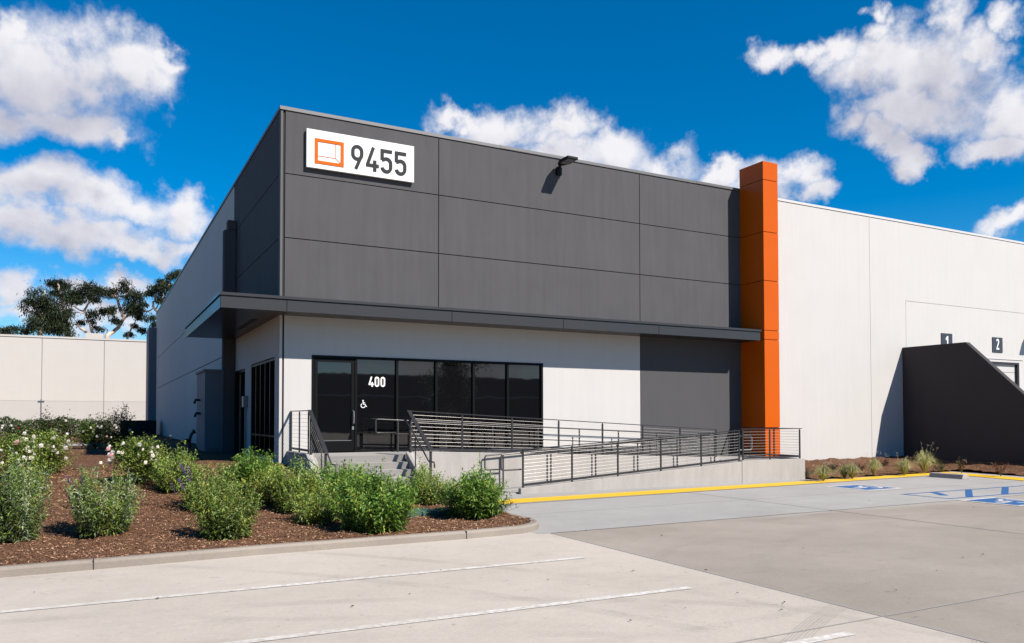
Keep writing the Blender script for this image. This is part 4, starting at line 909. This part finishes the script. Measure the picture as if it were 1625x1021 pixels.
tree('gum_tree', 80, [([(62, 560), (66, 520), (72, 480), (70, 462)], .45, .15), ([(68, 505), (52, 475)], .15, .06), ([(70, 500), (98, 490), (104, 515)], .15, .06)],
     [(62, 473, 18, 12), (45, 480, 11, 8), (66, 495, 22, 13), (85, 510, 26, 15), (100, 500, 18, 14), (62, 518, 20, 12), (90, 522, 26, 12), (78, 485, 16, 12), (42, 523, 8, 6), (106, 522, 10, 8)], 'wide dense gum tree on the left, its crown rising from the wall top', 31, (.024, .036, .012))
tree('gum_tree', 86, [([(112, 560), (104, 500), (97, 468), (92, 450)], .42, .16), ([(100, 482), (104, 466)], .12, .05)],
     [(92, 447, 16, 9), (98, 454, 12, 9), (84, 451, 8, 5), (98, 466, 14, 9), (104, 480, 12, 10), (103, 495, 10, 8), (88, 462, 6, 5)], 'gum tree with the tallest dark tuft and a pale leaning trunk', 32, (.022, .035, .013))
tree('gum_tree', 82, [([(155, 560), (148, 532), (138, 500), (134, 494)], .32, .14), ([(134, 494), (141, 480), (145, 468), (140, 458)], .16, .08), ([(136, 497), (118, 488), (104, 478)], .11, .05), ([(137, 500), (128, 496), (112, 497)], .08, .04), ([(150, 535), (143, 512), (128, 508)], .09, .04), ([(136, 528), (122, 516), (116, 514)], .22, .1)],
     [(140, 458, 16, 11), (150, 463, 14, 12), (128, 468, 14, 10), (118, 466, 9, 7), (114, 475, 12, 9), (126, 478, 10, 7), (153, 476, 8, 9), (149, 497, 10, 8), (144, 505, 7, 7), (163, 493, 6, 4), (156, 520, 6, 4), (128, 511, 4, 4), (162, 465, 7, 6)], 'middle gum tree with bare forking pale branches', 33, (.026, .037, .013))
tree('gum_tree', 78, [([(166, 560), (170, 534), (188, 520), (196, 506), (190, 486), (182, 468), (183, 458)], .34, .13), ([(182, 466), (176, 470), (186, 470), (196, 471), (203, 465)], .12, .07), ([(196, 506), (206, 500), (222, 497), (240, 492), (248, 488)], .15, .07), ([(200, 560), (203, 532), (212, 515), (216, 508)], .16, .06), ([(184, 452), (179, 449)], .07, .04)],
     [(172, 463, 12, 7), (180, 466, 8, 6), (197, 452, 9, 9), (203, 462, 10, 7), (210, 470, 13, 8), (211, 484, 16, 15), (205, 492, 12, 9), (218, 492, 12, 10), (223, 476, 7, 10), (174, 496, 8, 8), (182, 505, 6, 5), (178, 490, 6, 6), (222, 503, 7, 6), (228, 525, 8, 6), (205, 530, 5, 4), (213, 516, 4, 4), (230, 483, 5, 5), (189, 512, 3, 4)], 'gum tree with a curved pale trunk and hanging tufts', 34, (.024, .036, .012))
tree('gum_tree', 74, [([(262, 560), (256, 500), (246, 492), (243, 480), (249, 466)], .3, .1), ([(246, 492), (256, 478), (262, 462)], .1, .05), ([(262, 462), (272, 445), (282, 434)], .07, .03)],
     [(246, 458, 10, 8), (253, 465, 12, 9), (262, 455, 9, 7), (238, 466, 7, 6), (256, 447, 8, 6), (270, 439, 8, 5), (279, 435, 8, 5), (285, 432, 6, 4), (268, 452, 6, 5), (240, 505, 8, 7), (246, 515, 7, 6), (262, 476, 6, 6), (252, 475, 5, 5)], 'sparse gum tree partly hidden behind the side wall of the building', 35, (.028, .04, .016))
tree('gum_tree', 95, [([(16, 560), (16, 525)], .3, .12)], [(10, 523, 9, 6), (22, 522, 9, 6), (16, 528, 14, 6), (3, 526, 8, 5)], 'small distant tree peeking over the wall at the far left', 36, (.035, .045, .02))
# what the glass mirrors: the warehouse across the lot and a street tree, both behind the camera
OW = root('opposite_warehouse', (20, -91, GZ), 'brownish warehouse across the lot, seen only mirrored in the entrance glass', 'building')
mb = MB(); mb.box(-60, 110, -120, -91, GZ, 7.6); mb.build('wall', 'opposite_wall', OW); mb = MB(); mb.box(-60.2, 110.2, -120.2, -90.8, 7.6, 7.75); mb.build('coping', 'opposite_wall', OW)
mb = MB(); mb.box(-60, 110, -91, -90.2, 4.5, 4.75); mb.build('reflection_ledge', 'white_paint', OW)  # pale ledge added to give a bright line in the mirrored view
T = root('lot_tree', (21, -36, GZ), 'round leafy tree across the lot, seen only mirrored in the entrance glass', 'tree')
q = np.random.RandomState(77); rs = q; mb = MB(); mb.tube([(21, -36, GZ), (21.1, -36, 1.5), (20.9, -36.1, 3.2), (21.2, -36, 5)], .14, 8, r2=.05); mb.build('trunk', 'bark', T, smooth=True)
n = 9000; c0 = q.normal(0, 1, (26, 3))*[1.0, 1.0, 1.2]+[0, 0, 4.4]; pos = c0[q.randint(0, 26, n)]+q.normal(0, .42, (n, 3)); d = unit(q.normal(0, 1, (n, 3)))
quads('crown', leaves(pos, d, q.uniform(.15, .28, n), q.uniform(.08, .13, n), .1), np.repeat(np.array([[.03, .045, .015]])*q.uniform(.6, 1.4, (n, 1)), 2, 0), 'leaf', T)

q = np.random.RandomState(91); rs = q; n = 42000  # unseen foliage added at the left, darkens side window reflections and dims the side wall
cx_ = np.stack([q.uniform(-44, -36, 60), q.uniform(-30, 60, 60), q.uniform(1, 3, 60)], 1); pos = cx_[q.randint(0, 60, n)]+q.normal(0, 1, (n, 3))*[2., 3.4, 1.0]; pos[:, 2] = np.abs(pos[:, 2]); d = unit(q.normal(0, 1, (n, 3)))
G_ = quads('added_grove', leaves(pos, d, q.uniform(.6, 1.2, n), q.uniform(.4, .7, n), .1), np.repeat(np.array([[.035, .05, .02]])*q.uniform(.6, 1.4, (n, 1)), 2, 0), 'leaf'); G_['kind'] = 'stuff'; tag(G_, 'unseen foliage bank added far to the left to darken reflections and side light', 'added_grove')
